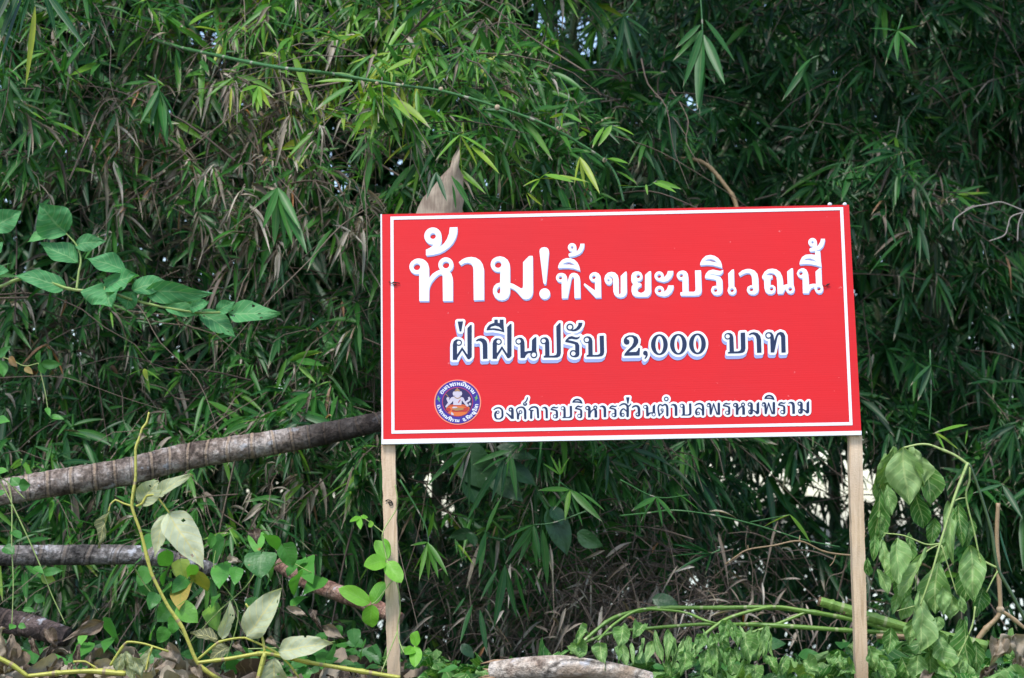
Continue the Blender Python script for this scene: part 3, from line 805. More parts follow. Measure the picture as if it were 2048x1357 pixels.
def build_emblem(root):
    def em(name, col, rough=.4): return flat_mat(name, col, rough, .4, .04)
    blue, pink, indigo, crim, skin, org, gold, red, grn, shade = (em('emblem_blue', (.028, .012, .22)), em('emblem_rim', (.85, .22, .13)), em('emblem_indigo', (.014, .006, .07)), em('emblem_crimson', (.36, .02, .1)),
        em('emblem_skin', (.5, .45, .52)), em('emblem_orange', (.6, .13, .02)), em('emblem_gold', (.32, .17, .06)), em('emblem_red', (.42, .02, .012)), em('emblem_green', (.12, .32, .1)), em('emblem_shade', (.42, .36, .5)))
    def disc(mb, cx, cy, rx, ry, out): print_layer(mb, [np.array([C6(*p) for p in ell(cx, cy, rx, ry, 72)])], out)
    mb = MB(); disc(mb, 738, 622, 532, 510, .0012); e = mb.build('emblem', pink, root, smooth=False)
    mb = MB(); disc(mb, 738, 620, 506, 488, .0015); mb.build('emblem_ring', blue, e, smooth=False)
    mb = MB(); disc(mb, 737, 617, 351, 336, .0018); mb.build('emblem_rim', crim, e, smooth=False)
    mb = MB(); disc(mb, 737, 617, 333, 319, .0021); mb.build('emblem_field', indigo, e, smooth=False)
    def shape(name, mat, prims, out):
        f = Field(890, 770, 948, 838, .25)
        f.draw(place(prims, C6), 2)
        mb = MB(); print_layer(mb, f.loops(.05), out); mb.build(name, mat, e, smooth=False)
    shape('emblem_seat', org, [P(475, 790, 500, 720, 540, 690, 650, 672, 850, 675, 950, 700, 1010, 745, 1000, 800, 950, 850, 960, 862, 900, 905, 820, 932, 735, 938, 650, 928, 575, 895, 520, 855, 540, 838)], .0024)
    shape('emblem_cushion', red, [P(600, 800, 760, 770, 980, 740, 990, 790, 930, 840, 700, 842, 620, 838), S((500, 720, 8), (640, 700, 8), (830, 700, 6), (960, 735, 8)), P(480, 790, 500, 752, 560, 745, 590, 790, 560, 835, 510, 830)], .0027)
    shape('emblem_figure', skin, flat([DISC(735, 435, 62, 78), DISC(665, 430, 36, 52), DISC(806, 430, 34, 50), P(690, 480, 785, 480, 800, 500, 870, 525, 900, 590, 860, 605, 835, 580, 822, 690, 640, 690, 640, 590, 600, 640, 540, 690, 480, 750, 460, 720, 520, 640, 560, 560, 600, 515, 670, 495),
        P(880, 580, 940, 640, 990, 690, 975, 730, 940, 715, 840, 590), P(900, 620, 985, 560, 970, 520, 1000, 500, 1030, 540, 1020, 590, 960, 630, 930, 650), P(525, 640, 490, 570, 485, 535, 520, 505, 555, 525, 545, 570, 545, 620), DISC(1018, 670, 24, 30), P(610, 755, 640, 725, 720, 730, 740, 745, 660, 765), P(585, 870, 610, 850, 655, 900, 640, 925, 600, 910)]), .0030)
    shape('emblem_crown', gold, flat([P(665, 385, 690, 345, 715, 325, 728, 295, 745, 328, 775, 345, 805, 385, 735, 375), S((470, 445, 7), (500, 470, 6), (530, 510, 5)), S((670, 510, 8), (735, 540, 8), (810, 510, 9)), P(740, 745, 880, 765, 870, 800, 700, 820, 600, 790)]), .0033)
    shape('emblem_sash', red, [S((800, 570, 7), (770, 610, 9), (755, 635, 6))], .0036)
    f = Field(868, 786, 966, 812, .25)
    for cx, cy, tl in ((310, 545, .25), (1160, 528, -.2)):
        for a in (0, math.pi / 2):
            L = 72 if a == 0 else 42
            dx, dy = math.sin(a + tl), math.cos(a + tl)
            f.draw(place([S((cx - dx * L, cy - dy * L, 3), (cx, cy, 17), (cx + dx * L, cy + dy * L, 3))], C6), 2)
    lp = f.loops(.05)
    for lo_ in (True, False):
        mb = MB(); print_layer(mb, [l for l in lp if (l[:, 0].mean() < 915) == lo_], .0020); mb.build('emblem_star', grn, e, smooth=False)
    # lettering round the ring
    f = Field(862, 756, 970, 852, .22)
    def arc(seq, r0, h, a0, a1, top, bold):
        ws = [s[1] for s in seq]; tot = sum(ws); acc = 0
        for g, w, dy, hh in seq:
            am = a0 + (a1 - a0) * (acc + w / 2) / tot; acc += w
            if g is None: continue
            lo, hi = bbox(G[g]); wid = abs(a1 - a0) / tot * w * .88 * (r0 + (h / 2 if top else -h / 2))
            def fn(x, y):
                u = ((x - lo[0]) / (hi[0] - lo[0]) - .5) * wid
                v = (1 - (y - lo[1]) / (hi[1] - lo[1])) * h * hh + dy * h
                r_ = r0 + v if top else r0 - v
                tx, ty = (math.sin(am), -math.cos(am))
                t = (math.cos(am), math.sin(am)) if top else (-math.cos(am), -math.sin(am))
                return C6(738 + .5 * 0 + tx * r_ * 1.02 + t[0] * u, 620 + ty * r_ * .985 + t[1] * u)
            f.draw(place(G[g], fn), 2)
    D2 = math.pi / 180
    arc([('o', 1, 0, 1), ('bo', 1.05, 0, 1), ('to', 1, 0, 1), ('dot', .35, 0, .2), ('phan', 1.2, 0, 1), ('ro', .8, 0, 1), ('ho', 1.15, 0, 1), ('mo', 1.1, 0, 1), ('phan', 1.2, 0, 1), ('ro', .8, 0, 1), ('aa', .7, 0, 1), ('mo', 1.1, 0, 1)], 378, 72, -63 * D2, 62 * D2, True, 1)
    arc([(None, 7.0, 0, 1), ('sara_i', 1.2, 1.05, .4), (None, 3.4, 0, 1)], 378, 72, -63 * D2, 62 * D2, True, 1)
    arc([('o', 1, 0, 1), ('dot', .5, 0, .2), ('phan', 1.1, 0, 1), ('ro', .8, 0, 1), ('ho', 1.1, 0, 1), ('mo', 1.1, 0, 1), ('phan', 1.2, 0, 1), ('ro', .8, 0, 1), ('aa', .7, 0, 1), ('mo', 1.1, 0, 1), (None, 1, 0, 1), ('cho', .8, 0, 1), ('dot', .5, 0, .2), ('phan', 1.2, 0, 1), ('so_ruesi', 1.1, 0, 1), ('no_nen', 1.3, 0, 1), ('sara_o', .6, 0, 1.4), ('lo', .9, 0, 1), ('ko', .9, 0, 1)], 462, 64, (360 - 98) * D2, 97 * D2, False, 0)
    arc([(None, 5.65, 0, 1), ('sara_i', 1.2, 1.05, .4), (None, 4.9, 0, 1), ('sara_i', 1.2, 1.05, .4), (None, 1.6, 0, 1), ('sara_u', .6, -.5, .35), (None, 2.6, 0, 1)], 462, 64, (360 - 98) * D2, 97 * D2, False, 0)
    lp = f.loops(.1)
    for up in (True, False):
        mb = MB(); print_layer(mb, [l for l in lp if (l[:, 1].mean() < 798) == up], .0021); mb.build('emblem_lettering', M['white'], e, smooth=False)
build_sign()
# ------------------------------------------------------------------ the setting: bank, water, far shore
def ground_z(x, y):
    def ss(a, b, t):
        t = np.clip((t - a) / (b - a), 0, 1); return t * t * (3 - 2 * t)
    z = .67 * ss(1.2, 4.7, y) - .35 * ss(6.3, 7.8, y) - 1.1 * ss(9.2, 13.5, y) + 1.15 * ss(150, 240, y)
    z = z + .02 * np.sin(x * 3.1 + y * 1.7) * np.cos(y * 2.3 - x) * (np.abs(y) < 20)
    return z

def build_setting():
    ys = np.concatenate([np.linspace(-8, 1, 10), np.linspace(1.25, 14, 90), np.linspace(15, 300, 60), [500, 1000, 2500, 5000]])
    xs = np.concatenate([[-4000, -1500, -500, -150, -60, -25, -12], np.linspace(-6, 6, 70), [12, 25, 60, 150, 500, 1500, 4000]])
    X, Y = np.meshgrid(xs, ys, indexing='ij')
    V = np.stack([X, Y, ground_z(X, Y)], -1).reshape(-1, 3)
    ny = len(ys)
    i, j = np.meshgrid(np.arange(len(xs) - 1), np.arange(ny - 1), indexing='ij')
    a = (i * ny + j).ravel()
    m, nt, b = new_mat('leafy_soil')
    n1, n2 = noise(nt, 3.5, 5), noise(nt, 40, 4, .7)
    c = ramp(nt, n2, [(.3, (.015, .011, .008)), (.55, (.05, .037, .026)), (.75, (.13, .1, .07))])
    c = mixc(nt, ramp(nt, n1, [(.45, (0, 0, 0)), (.65, (1, 1, 1))]), c, (.03, .055, .018))
    nt.links.new(c, b.inputs['Base Color']); b.inputs['Roughness'].default_value = .9
    bump(nt, b, n2, .8, .02)
    mb = MB(); mb.add(V, np.stack([a, a + ny, a + ny + 1, a + 1], 1))
    o = mb.build('ground', m); tag(o, kind='structure')
    m, nt, b = new_mat('pale_river_water')
    b.inputs['Base Color'].default_value = (.22, .24, .22, 1); b.inputs['Roughness'].default_value = .12
    bump(nt, b, noise(nt, 2.5, 3), .15, .05)
    mb = MB(); mb.add([(-3000, 10.5, -.3), (3000, 10.5, -.3), (3000, 215, -.3), (-3000, 215, -.3)], [[0, 1, 2, 3]])
    o = mb.build('water', m); tag(o, kind='structure')
build_setting()

# ------------------------------------------------------------------ bamboo thicket
# sparse spots in the thicket (direction from the road, size): here the pale river and sky glint through
GAPS = [(1690, 960, 60, 100), (1455, 925, 50, 30), (1665, 900, 40, 30), (885, 960, 40, 45), (920, 1015, 30, 25), (1070, 1020, 38, 20), (1385, 1150, 32, 45), (1480, 1080, 40, 22), (1510, 935, 25, 35), (940, 1130, 25, 30),
        (868, 1178, 22, 16), (1350, 1025, 40, 20), (1880, 1000, 30, 60), (1800, 1040, 40, 40), (1620, 1090, 40, 18), (1130, 30, 50, 30), (1300, 40, 35, 20), (1375, 200, 22, 40), (1505, 70, 15, 15), (1630, 100, 14, 14), (1915, 180, 14, 12), (1700, 80, 14, 14),
        (1450, 330, 12, 10), (1210, 120, 12, 12), (1240, 930, 20, 12), (1590, 390, 10, 10), (1355, 890, 60, 10), (1180, 1180, 14, 10), (1780, 470, 12, 10)]

def keep(P_, p_rej, grow=1.15):
    x, y = proj(P_)
    k = np.ones(len(P_), bool)
    for gx, gy, rx, ry in GAPS:
        ins = ((x - gx) / (rx * grow)) ** 2 + ((y - gy) / (ry * grow)) ** 2 < 1
        k &= ~(ins & (rng.random(len(P_)) < p_rej))
    return k

_lob = np.random.default_rng(5)
LOBES = np.stack([_lob.uniform(-3, 3.3, 64), _lob.uniform(.7, 4.6, 64), _lob.uniform(.22, .5, 64), _lob.uniform(.25, .75, 64)], 1)

def front_y(x, z):
    left = 6.95 + .2 * np.sin(1.7 * x + 1) * np.cos(1.3 * z)
    right = 7.85 + .2 * np.sin(1.4 * x - .6) * np.cos(1.9 * z + .4)
    t = np.clip((x - .05 + .25 * (z - 1.9)) / .9, 0, 1); t = t * t * (3 - 2 * t)
    y = left * (1 - t) + right * t
    # boughs that bulge out, with hollows between them
    b = np.zeros_like(y)
    for lx, lz, lr, la in LOBES:
        b = np.maximum(b, la * np.exp(-((x - lx) / (lr * 1.25)) ** 2 - ((z - lz) / lr) ** 2))
    y = y - b + .1
    # a hollow under the foliage at the foot
    y = y + .9 * np.exp(-((x - .75) / .75) ** 2 - ((z - .75) / .38) ** 2) + .5 * np.exp(-((x + 1.0) / 1.3) ** 2 - ((z - .75) / .22) ** 2)
    # added crown above the picture leans out to shade the right, falls back left
    y = y - np.clip(z - 3.0, 0, 3) * (.75 * t - .45 * (1 - t))
    return y

def spray_leaves(mb, nodes, outw, size, tint_mu, k_rng=(5, 10), dry=None, p_dry=.1, spread=1.15, hang=.9):
    """bamboo twig ends: from each node a fan of leaves, most of them hanging"""
    n = len(nodes)
    K = rng.integers(k_rng[0], k_rng[1], n)
    kk = np.repeat(np.arange(n), K)
    idx = np.concatenate([np.arange(k) for k in K])
    frac = (idx + .5) / K[kk]
    axis = nrm(outw * rng.uniform(.15, .9, (n, 1)) + np.array([0, 0, -1.0]) * rng.uniform(-.1, hang * 1.3, (n, 1)) + rng.normal(0, .42, (n, 3)) * [1.3, .8, .8])
    fan = nrm(np.cross(axis, outw + rng.normal(0, .35, (n, 3))))
    th = (frac - .5) * 2 * spread * rng.uniform(.75, 1.15, n)[kk] + rng.normal(0, .16, len(kk))
    a, f = axis[kk], fan[kk]
    D = nrm(a * np.cos(th)[:, None] + f * np.sin(th)[:, None] + rng.normal(0, .16, (len(kk), 3)))
    tw = rng.uniform(.02, .12, n)[kk] * size[kk] / .16
    B = nodes[kk] - a * (tw * np.abs(np.sin(th)))[:, None] + rng.normal(0, .004, (len(kk), 3))
    L = size[kk] * rng.uniform(.55, 1.2, len(kk)) * (1 - .25 * np.abs(th) / spread)
    W = L * rng.uniform(.09, .165, len(kk))
    droop = rng.uniform(.03, .35, len(kk))
    tint = np.clip(tint_mu[kk] + rng.normal(0, .12, len(kk)), 0, 1)
    dd = rng.random(len(kk)) < (p_dry[kk] if not np.isscalar(p_dry) else p_dry)
    g = ~dd if dry is not None else np.ones(len(kk), bool)
    blades(mb, B[g], D[g], L[g], W[g], droop[g], tint[g])
    if dry is not None and dd.any():
        blades(dry, B[dd], D[dd], L[dd] * rng.uniform(.35, .95, dd.sum()), W[dd] * rng.uniform(.5, 1.0, dd.sum()), droop[dd] + .3, rng.random(dd.sum()), nsec=6, fold=.45, twist=1.6)

def thicket(name, label, xr, zr, n_cl, base_tint, dryness, depth=1.5, size=(.075, .165), n_twig=160, n_culm=10, per=(8, 20), rej=.95, keep_fn=None):
    cx_ = rng.uniform(xr[0], xr[1], n_cl); cz = rng.uniform(zr[0], zr[1], n_cl)
    e = rng.exponential(.3, n_cl).clip(0, depth)
    C_ = np.stack([cx_, front_y(cx_, cz) + e, cz], 1)
    root = empty(name, label, 'bamboo', ((xr[0] + xr[1]) / 2, 8.2, .7), kind='stuff')
    # every bough is a few arching twigs; the leaf sprays sit along them
    tw = MB(); nodes = []; outs = []
    sc_n = (per[0] + per[1]) / 28.0
    for c in C_:
        for q in range(rng.integers(2, 5)):
            d = nrm(np.array([rng.normal(0, 1), rng.normal(-.55, .5), rng.normal(.1, .55)]))
            L = rng.uniform(.22, .55)
            pts = np.array([c + d * L * t + np.array([0, 0, -.42 * L]) * t * t for t in np.linspace(0, 1, 6)]) + rng.normal(0, .006, (6, 3))
            tube(tw, pts, [rng.uniform(.002, .0042), .0009], 4, rng.random(), cap=False)
            for t in np.linspace(.25, 1, int(rng.integers(3, 8) * sc_n) + 1):
                p = pts[0] * (1 - t) + pts[-1] * t + np.array([0, 0, .42 * L * (t - t * t)])
                nodes.append(p + rng.normal(0, .022, 3)); outs.append(d * .5)
    nodes = np.array(nodes); outs = np.array(outs)
    lim = front_y(nodes[:, 0], nodes[:, 2]) - .16
    nodes[:, 1] = np.maximum(nodes[:, 1], lim)
    g = nodes[:, 2] > .5
    nodes, outs = nodes[g], outs[g]
    k = keep(nodes, rej)
    if keep_fn is not None: k &= keep_fn(nodes)
    nodes = nodes[k]; outs = outs[k]
    n = len(nodes)
    outw = nrm(np.stack([rng.normal(0, .5, n), -np.ones(n) * .8, rng.normal(.0, .3, n)], 1) + outs)
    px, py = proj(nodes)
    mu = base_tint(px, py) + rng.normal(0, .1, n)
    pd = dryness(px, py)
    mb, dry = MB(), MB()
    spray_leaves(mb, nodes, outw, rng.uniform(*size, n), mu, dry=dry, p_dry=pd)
    mb.build('foliage', M['bamboo'], root)
    if dry.n: dry.build('dry_leaves', M['dry'], root)
    # thin canes running through it
    for q in range(n_twig):
        c = C_[rng.integers(n_cl)] + rng.normal(0, .15, 3)
        L = rng.uniform(.25, .9)
        d = nrm(np.array([rng.normal(0, 1), rng.normal(-.2, .35), rng.normal(.0, .8)]))
        pts = np.array([c + d * L * t + np.array([0, 0, -.35 * L]) * t * t + rng.normal(0, .012, 3) for t in np.linspace(0, 1, 5)])
        tube(tw, smooth_path(pts, 3), [rng.uniform(.0015, .004), .0008], 4, rng.random(), cap=False)
    tw.build('twigs', M['twig'], root)
    cu = MB()
    for q in range(n_culm):
        x0 = rng.uniform(*xr); y0 = 8.7 + rng.uniform(-.4, .7)
        dx, dy = rng.normal(0, .5), rng.uniform(-.9, .1)
        h = zr[1] - .3 + rng.uniform(0, .8)
        pts = [np.array([x0 + dx * t ** 1.6, y0 + dy * t ** 2, .55 + (h - .5) * t]) for t in np.linspace(0, 1, 6)]
        tube(cu, smooth_path(pts, 5), [rng.uniform(.012, .024), .008], 7, rng.random())
    cu.build('culms', M['culm'], root)
    return root

def sm(t): 
    t = np.clip(t, 0, 1); return t * t * (3 - 2 * t)
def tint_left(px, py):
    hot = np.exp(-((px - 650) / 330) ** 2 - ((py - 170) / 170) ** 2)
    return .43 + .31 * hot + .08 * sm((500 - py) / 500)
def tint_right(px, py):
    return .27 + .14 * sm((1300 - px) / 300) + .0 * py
def dry_left(px, py):
    d = np.full_like(px, .16)
    for gx, gy, r in ((480, 200, 110), (480, 470, 120), (680, 500, 110), (640, 430, 90), (560, 330, 120), (250, 330, 160), (60, 640, 90), (600, 950, 80)):
        d += .5 * np.exp(-((px - gx) ** 2 + (py - gy) ** 2) / r ** 2)
    return np.clip(d, 0, .6)
def dry_right(px, py):
    return .045 + .1 * np.exp(-((px - 1850) ** 2 + (py - 420) ** 2) / 180 ** 2) + .12 * np.exp(-((px - 1250) ** 2 + (py - 1150) ** 2) / 160 ** 2)

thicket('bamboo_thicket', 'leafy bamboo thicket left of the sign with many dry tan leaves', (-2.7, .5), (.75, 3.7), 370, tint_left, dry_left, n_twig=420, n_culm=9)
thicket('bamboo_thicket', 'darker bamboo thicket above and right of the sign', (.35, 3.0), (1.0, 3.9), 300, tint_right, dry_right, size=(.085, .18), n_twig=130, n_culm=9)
thicket('bamboo_thicket', 'added overhanging bamboo crown above the view, shading the thicket below', (-1.6, 3.4), (3.7, 5.2), 80, tint_right, dry_right, depth=1.5, size=(.2, .32), n_twig=40, n_culm=4, per=(7, 14))  # unseen crown, added to shade the right side from above

def backdrop():
    """dense bamboo fill added behind, on the river side, to keep light out"""
    root = empty('bamboo_backfill', 'added dense dark-leaved bamboo behind the thicket, blocking light, with pale gaps', 'bamboo', (0, 10, .5), kind='stuff')
    n = 17000
    x = rng.uniform(-3.8, 4.2, n); z = .45 + 4.8 * rng.random(n) ** .9
    y = 9.3 + rng.uniform(0, 1.1, n)
    Pn = np.stack([x, y, z], 1)
    k = keep(Pn, .985, 1.55)
    low = (z < 1.35) & (x > .0) & (rng.random(n) < .35)
    Pn = Pn[k & ~low]; n = len(Pn)
    mb = MB()
    spray_leaves(mb, Pn, nrm(np.stack([rng.normal(0, .6, n), -np.ones(n), rng.normal(0, .3, n)], 1)), rng.uniform(.2, .34, n), np.full(n, .12), k_rng=(5, 8))  # added fill; dark leaf tint stands in for shade deep inside
    # fine twig ends in the thin spots, so the light behind shows only in specks
    fine = []
    for gx, gy, rx, ry in GAPS:
        for q in range(int(6 + rx * ry / 170)):
            a = rng.uniform(0, 6.28); rr = 1.5 * math.sqrt(rng.random())
            fine.append(at(gx + rx * rr * math.cos(a), gy + ry * rr * math.sin(a), rng.uniform(8.6, 9.2)))
    fine = np.array(fine); n = len(fine)
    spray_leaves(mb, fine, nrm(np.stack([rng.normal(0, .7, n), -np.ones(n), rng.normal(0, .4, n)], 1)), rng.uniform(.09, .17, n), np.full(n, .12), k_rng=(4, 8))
    mb.build('foliage', M['bamboo'], root)
    cu = MB()
    for q in range(16):
        x0 = rng.uniform(-3.5, 4); dx = rng.normal(0, .5)
        pts = [np.array([x0 + dx * t ** 2, 9.8 + .3 * math.sin(q), .2 + 5 * t]) for t in np.linspace(0, 1, 6)]
        tube(cu, smooth_path(pts, 4), [rng.uniform(.025, .04), .015], 8, rng.random())
    cu.build('culms', M['culm'], root)
backdrop()

def brush():
    """tangle of dead stems in the hollow under the sign"""
    root = empty('dry_brush', 'tangle of dead brown stems in the hollow under the sign', 'dry brush', (.8, 7.4, .7), kind='stuff')
    mb = MB()
    for q in range(620):
        px, py = rng.normal(1230, 190), rng.normal(1200, 75)
        c = at(px, py, rng.uniform(6.7, 7.9))
        d = nrm(np.array([rng.normal(0, 1), rng.normal(0, .4), rng.normal(-.2, .8)])); L = rng.uniform(.08, .4)
        pts = np.array([c + d * L * (t - .5) + np.array([0, 0, -.4 * L]) * (t - .5) ** 2 + rng.normal(0, .008, 3) for t in np.linspace(0, 1, 4)])
        tube(mb, smooth_path(pts, 3), [rng.uniform(.001, .0032), .0008], 4, rng.random(), cap=False)
    for q in range(260):
        px, py = rng.uniform(150, 760), rng.uniform(150, 900)
        c = at(px, py, 7.0 + rng.uniform(-.2, .4))
        d = nrm(np.array([rng.normal(0, .7), rng.normal(0, .3), rng.normal(-.6, .8)])); L = rng.uniform(.1, .45)
        pts = np.array([c + d * L * (t - .5) + rng.normal(0, .01, 3) for t in np.linspace(0, 1, 4)])
        tube(mb, smooth_path(pts, 3), [rng.uniform(.001, .0028), .0008], 4, rng.random(), cap=False)
    mb.build('stems', M['twig'], root)
    dl = MB()
    n = 560
    Pn = np.array([at(rng.normal(1200, 200), rng.normal(1210, 70), rng.uniform(6.6, 8)) for _ in range(n)])
    blades(dl, Pn, rng.normal(0, 1, (n, 3)) + [0, -.2, -.7], rng.uniform(.06, .14, n), rng.uniform(.006, .014, n), rng.uniform(.1, .6, n), rng.random(n), fold=.4, twist=1.5)
    dl.build('dead_leaves', M['dry'], root)
brush()
# ------------------------------------------------------------------ fallen trunks
def trunk_mat(name, dark, mid, pale, ring, gap, burnt=None):
    m, nt, b = new_mat(name)
    sep = node(nt, 'ShaderNodeSeparateXYZ'); nt.links.new(node(nt, 'ShaderNodeUVMap').outputs[0], sep.inputs[0])
    n1 = noise(nt, 14, 5, .65); n2 = noise(nt, 70, 4, .7); n3 = noise(nt, 24, 3)
    c = ramp(nt, n1, [(.36, dark), (.5, mid), (.62, pale)])
    c = mixc(nt, .75, c, ramp(nt, n2, [(.32, (.15, .14, .13)), (.68, (1.7, 1.7, 1.7))]), 'MULTIPLY')
    c = mixc(nt, ramp(nt, n3, [(.62, (0, 0, 0)), (.7, (.8, .8, .8))]), c, (.5, .5, .53))
    w = math_(nt, 'ADD', math_(nt, 'DIVIDE', sep.outputs[0], gap), math_(nt, 'ADD', math_(nt, 'MULTIPLY', n1, .22), math_(nt, 'MULTIPLY', noise(nt, 4.5, 0), 1.6)))
    fr = math_(nt, 'ABSOLUTE', math_(nt, 'SUBTRACT', math_(nt, 'FRACT', w), .5))
    c = mixc(nt, ramp(nt, fr, [(0, (.8, .8, .8)), (.04, (.6, .6, .6)), (.075, (0, 0, 0))]), c, ring)
    c = mixc(nt, ramp(nt, math_(nt, 'ABSOLUTE', math_(nt, 'SUBTRACT', fr, .12)), [(0, (.75, .75, .75)), (.035, (0, 0, 0))]), c, (.02, .015, .012))  # dark shadow line painted beside each ring
    if burnt is not None:
        f = math_(nt, 'ADD', sep.outputs[0], math_(nt, 'MULTIPLY', n1, .12))
        c = mixc(nt, ramp(nt, math_(nt, 'SUBTRACT', f, burnt), [(0, (0, 0, 0)), (.12, (.85, .85, .85))]), c, (.018, .014, .013))
    nt.links.new(c, b.inputs['Base Color']); b.inputs['Roughness'].default_value = .8; b.inputs['Specular IOR Level'].default_value = .25
    bump(nt, b, math_(nt, 'ADD', math_(nt, 'ADD', n2, n3), math_(nt, 'MULTIPLY', math_(nt, 'LESS_THAN', fr, .09), .6)), 1.0, .012)
    return m

def trunk(name, label, pts, rpx, mat, gap, cat='tree trunk', ns=20, knots=()):
    """pts: (photo x, photo y, metres away)"""
    Pw = np.array([at(*p) for p in pts]); Pw = smooth_path(Pw, 16)
    mid = Pw[len(Pw) // 2].copy()
    root = empty(name, label, cat, mid)
    r = np.array(rpx) * np.interp(np.linspace(0, 1, len(rpx)), np.linspace(0, 1, len(pts)), [p[2] for p in pts]) / FPX
    L = np.linalg.norm(np.diff(Pw, axis=0), axis=1).sum()
    ph = rng.uniform(0, 6, 4)
    def bmp(t, th):
        return 1 + .025 * np.sin(2 * th + ph[0] + 5 * t) + .02 * np.sin(3 * th + ph[1] + 17 * t) + .045 * np.exp(-((((t * L / gap) % 1) - .5) / .09) ** 2) - .03 * (((t * L / gap) % 1) - .5)
    mb = MB(); tube(mb, Pw, r, ns, bump=bmp)
    mb.build('bark', mat, root)
    return root

def dense(pts, n=5): 
    return [tuple(p) for p in smooth_path(np.array(pts, float), n)]
t1 = trunk_mat('ringed_grey_bark', (.075, .052, .042), (.25, .195, .16), (.46, .40, .36), (.40, .29, .2), .058, 1.05)
trunk('leaning_trunk', 'thick grey ringed trunk lying diagonally behind the left post', dense([(-130, 1005, 6.1), (0, 986, 6.12), (120, 965, 6.14), (250, 944, 6.17), (350, 919, 6.2), (450, 901, 6.22), (550, 885, 6.25), (650, 867, 6.28), (765, 843, 6.3), (900, 815, 6.35), (960, 800, 6.38)]), [27, 27, 27.5, 28, 27, 25.5, 24, 22, 19, 17, 16], t1, .058, ns=28)
t2 = trunk_mat('mossy_grey_bark', (.04, .036, .034), (.14, .125, .115), (.3, .28, .27), (.2, .16, .13), .075)
trunk('leaning_trunk', 'thinner dark grey trunk with white patches below the thick ringed one', dense([(-120, 1114, 6.0), (0, 1112, 6.0), (150, 1110, 6.02), (290, 1112, 6.05), (380, 1128, 6.08), (440, 1146, 6.12)]), [20, 20, 20, 19, 17, 14], t2, .075)
t3 = trunk_mat('reddish_bark', (.1, .05, .04), (.26, .14, .1), (.38, .25, .19), (.3, .19, .13), .06)
trunk('leaning_trunk', 'short reddish brown log slanting down towards the left post', dense([(560, 1128, 6.2), (610, 1160, 6.15), (665, 1182, 6.1), (735, 1208, 6.05), (800, 1240, 6.0)]), [16, 17, 17, 16, 14], t3, .06)
t4 = trunk_mat('dark_bark', (.02, .016, .014), (.07, .05, .045), (.15, .11, .1), (.1, .07, .055), .07)
trunk('leaning_trunk', 'dark brown trunk end in the bottom left corner among dead leaves', dense([(-120, 1225, 5.9), (0, 1240, 5.9), (80, 1258, 5.88), (135, 1275, 5.86)]), [24, 24, 23, 20], t4, .07)
t5 = trunk_mat('peeled_pale_bark', (.26, .19, .145), (.46, .39, .32), (.62, .55, .48), (.36, .26, .18), .4)

def broken_log():
    pts = dense([(985, 1345, 5.1), (1030, 1341, 5.08), (1090, 1335, 5.06), (1150, 1336, 5.06), (1230, 1345, 5.08), (1300, 1362, 5.1)])
    root = trunk('broken_log', 'pale peeled log with a splintered end on the ground between the posts', pts, [21, 23, 23, 21, 19, 18], t5, .4, cat='log', ns=24)
    r = np.random.default_rng(5)
    mb = MB()
    c = at(985, 1345, 5.1)
    for q in range(26):
        a = r.uniform(0, 6.28); rr = r.uniform(.006, .028)
        s = c + np.array([r.uniform(.0, .03), math.sin(a) * rr, math.cos(a) * rr])
        tube(mb, [s + [.03, 0, 0], s, s + [-r.uniform(.008, .035), r.normal(0, .004), r.normal(0, .006)]], [.005, .004, .0008], 5)
    mb.build('splinters', plain_mat('torn_wood', [(.3, (.16, .09, .05)), (.6, (.38, .25, .15)), (.8, (.5, .38, .26))], .85, 60, .4), root)
    mb = MB()
    for (x, y, w, l, s) in ((1040, 1322, .018, .09, 1), (1115, 1330, .02, .07, 2), (1000, 1332, .014, .05, 3)):
        b = at(x, y, 5.09)
        broad_leaf(mb, b, b + np.array([l, .01, -.015]), w, .5, 0, .4, -.3, .12, 'oval', (0, -.6, 1), wilt=1.0, seed=s)
    mb.build('bark_flakes', M['dry'], root)
broken_log()

# ------------------------------------------------------------------ broadleaf plants
M['green_leaf'] = leaf_mat('broad_green_leaf', [(0, (.045, .16, .06)), (.5, (.075, .28, .1)), (1, (.12, .36, .11))], .6, .28, .7, (.22, .42, .17), blot=.3, spec=.3)
M['pale_leaf'] = leaf_mat('pale_leaf_underside', [(0, (.14, .15, .07)), (.35, (.3, .35, .19)), (.7, (.44, .49, .32)), (1, (.52, .56, .39))], .6, .3, .75, (.58, .54, .24), blot=.2)
M['lime_leaf'] = leaf_mat('lime_creeper_leaf', [(0, (.08, .26, .02)), (.5, (.15, .42, .03)), (1, (.24, .52, .05))], .5, .35, .3, (.3, .56, .12), blot=.12)
M['creeper_leaf'] = leaf_mat('creeper_leaf', [(0, (.02, .085, .022)), (.35, (.045, .18, .035)), (.7, (.09, .31, .045)), (.86, (.15, .38, .05)), (.93, (.4, .36, .07)), (1, (.3, .17, .07))], .45, .28, .3, (.13, .28, .08), spots=((.3, .16, .05), 34, .72), blot=.2)
M['wilted_leaf'] = leaf_mat('wilted_leaf', [(0, (.035, .16, .02)), (.4, (.12, .27, .065)), (.75, (.22, .38, .13)), (1, (.31, .44, .19))], .55, .25, .8, (.38, .5, .2), blot=.35, spec=.4)
M['dead_leaf'] = leaf_mat('dead_broad_leaf', [(0, (.05, .034, .024)), (.35, (.14, .1, .072)), (.7, (.28, .225, .17)), (1, (.44, .39, .31))], .65, .15, .45, (.34, .27, .19), blot=.45)
M['dark_leaf'] = leaf_mat('large_dark_leaf', [(0, (.012, .05, .018)), (1, (.03, .1, .03))], .4, .2, .3, (.06, .15, .05), blot=.15)
M['yellow_stem'] = stem_mat('yellow_stem', (.3, .34, .05), (.5, .46, .1), .5, .115, (.3, .22, .12))
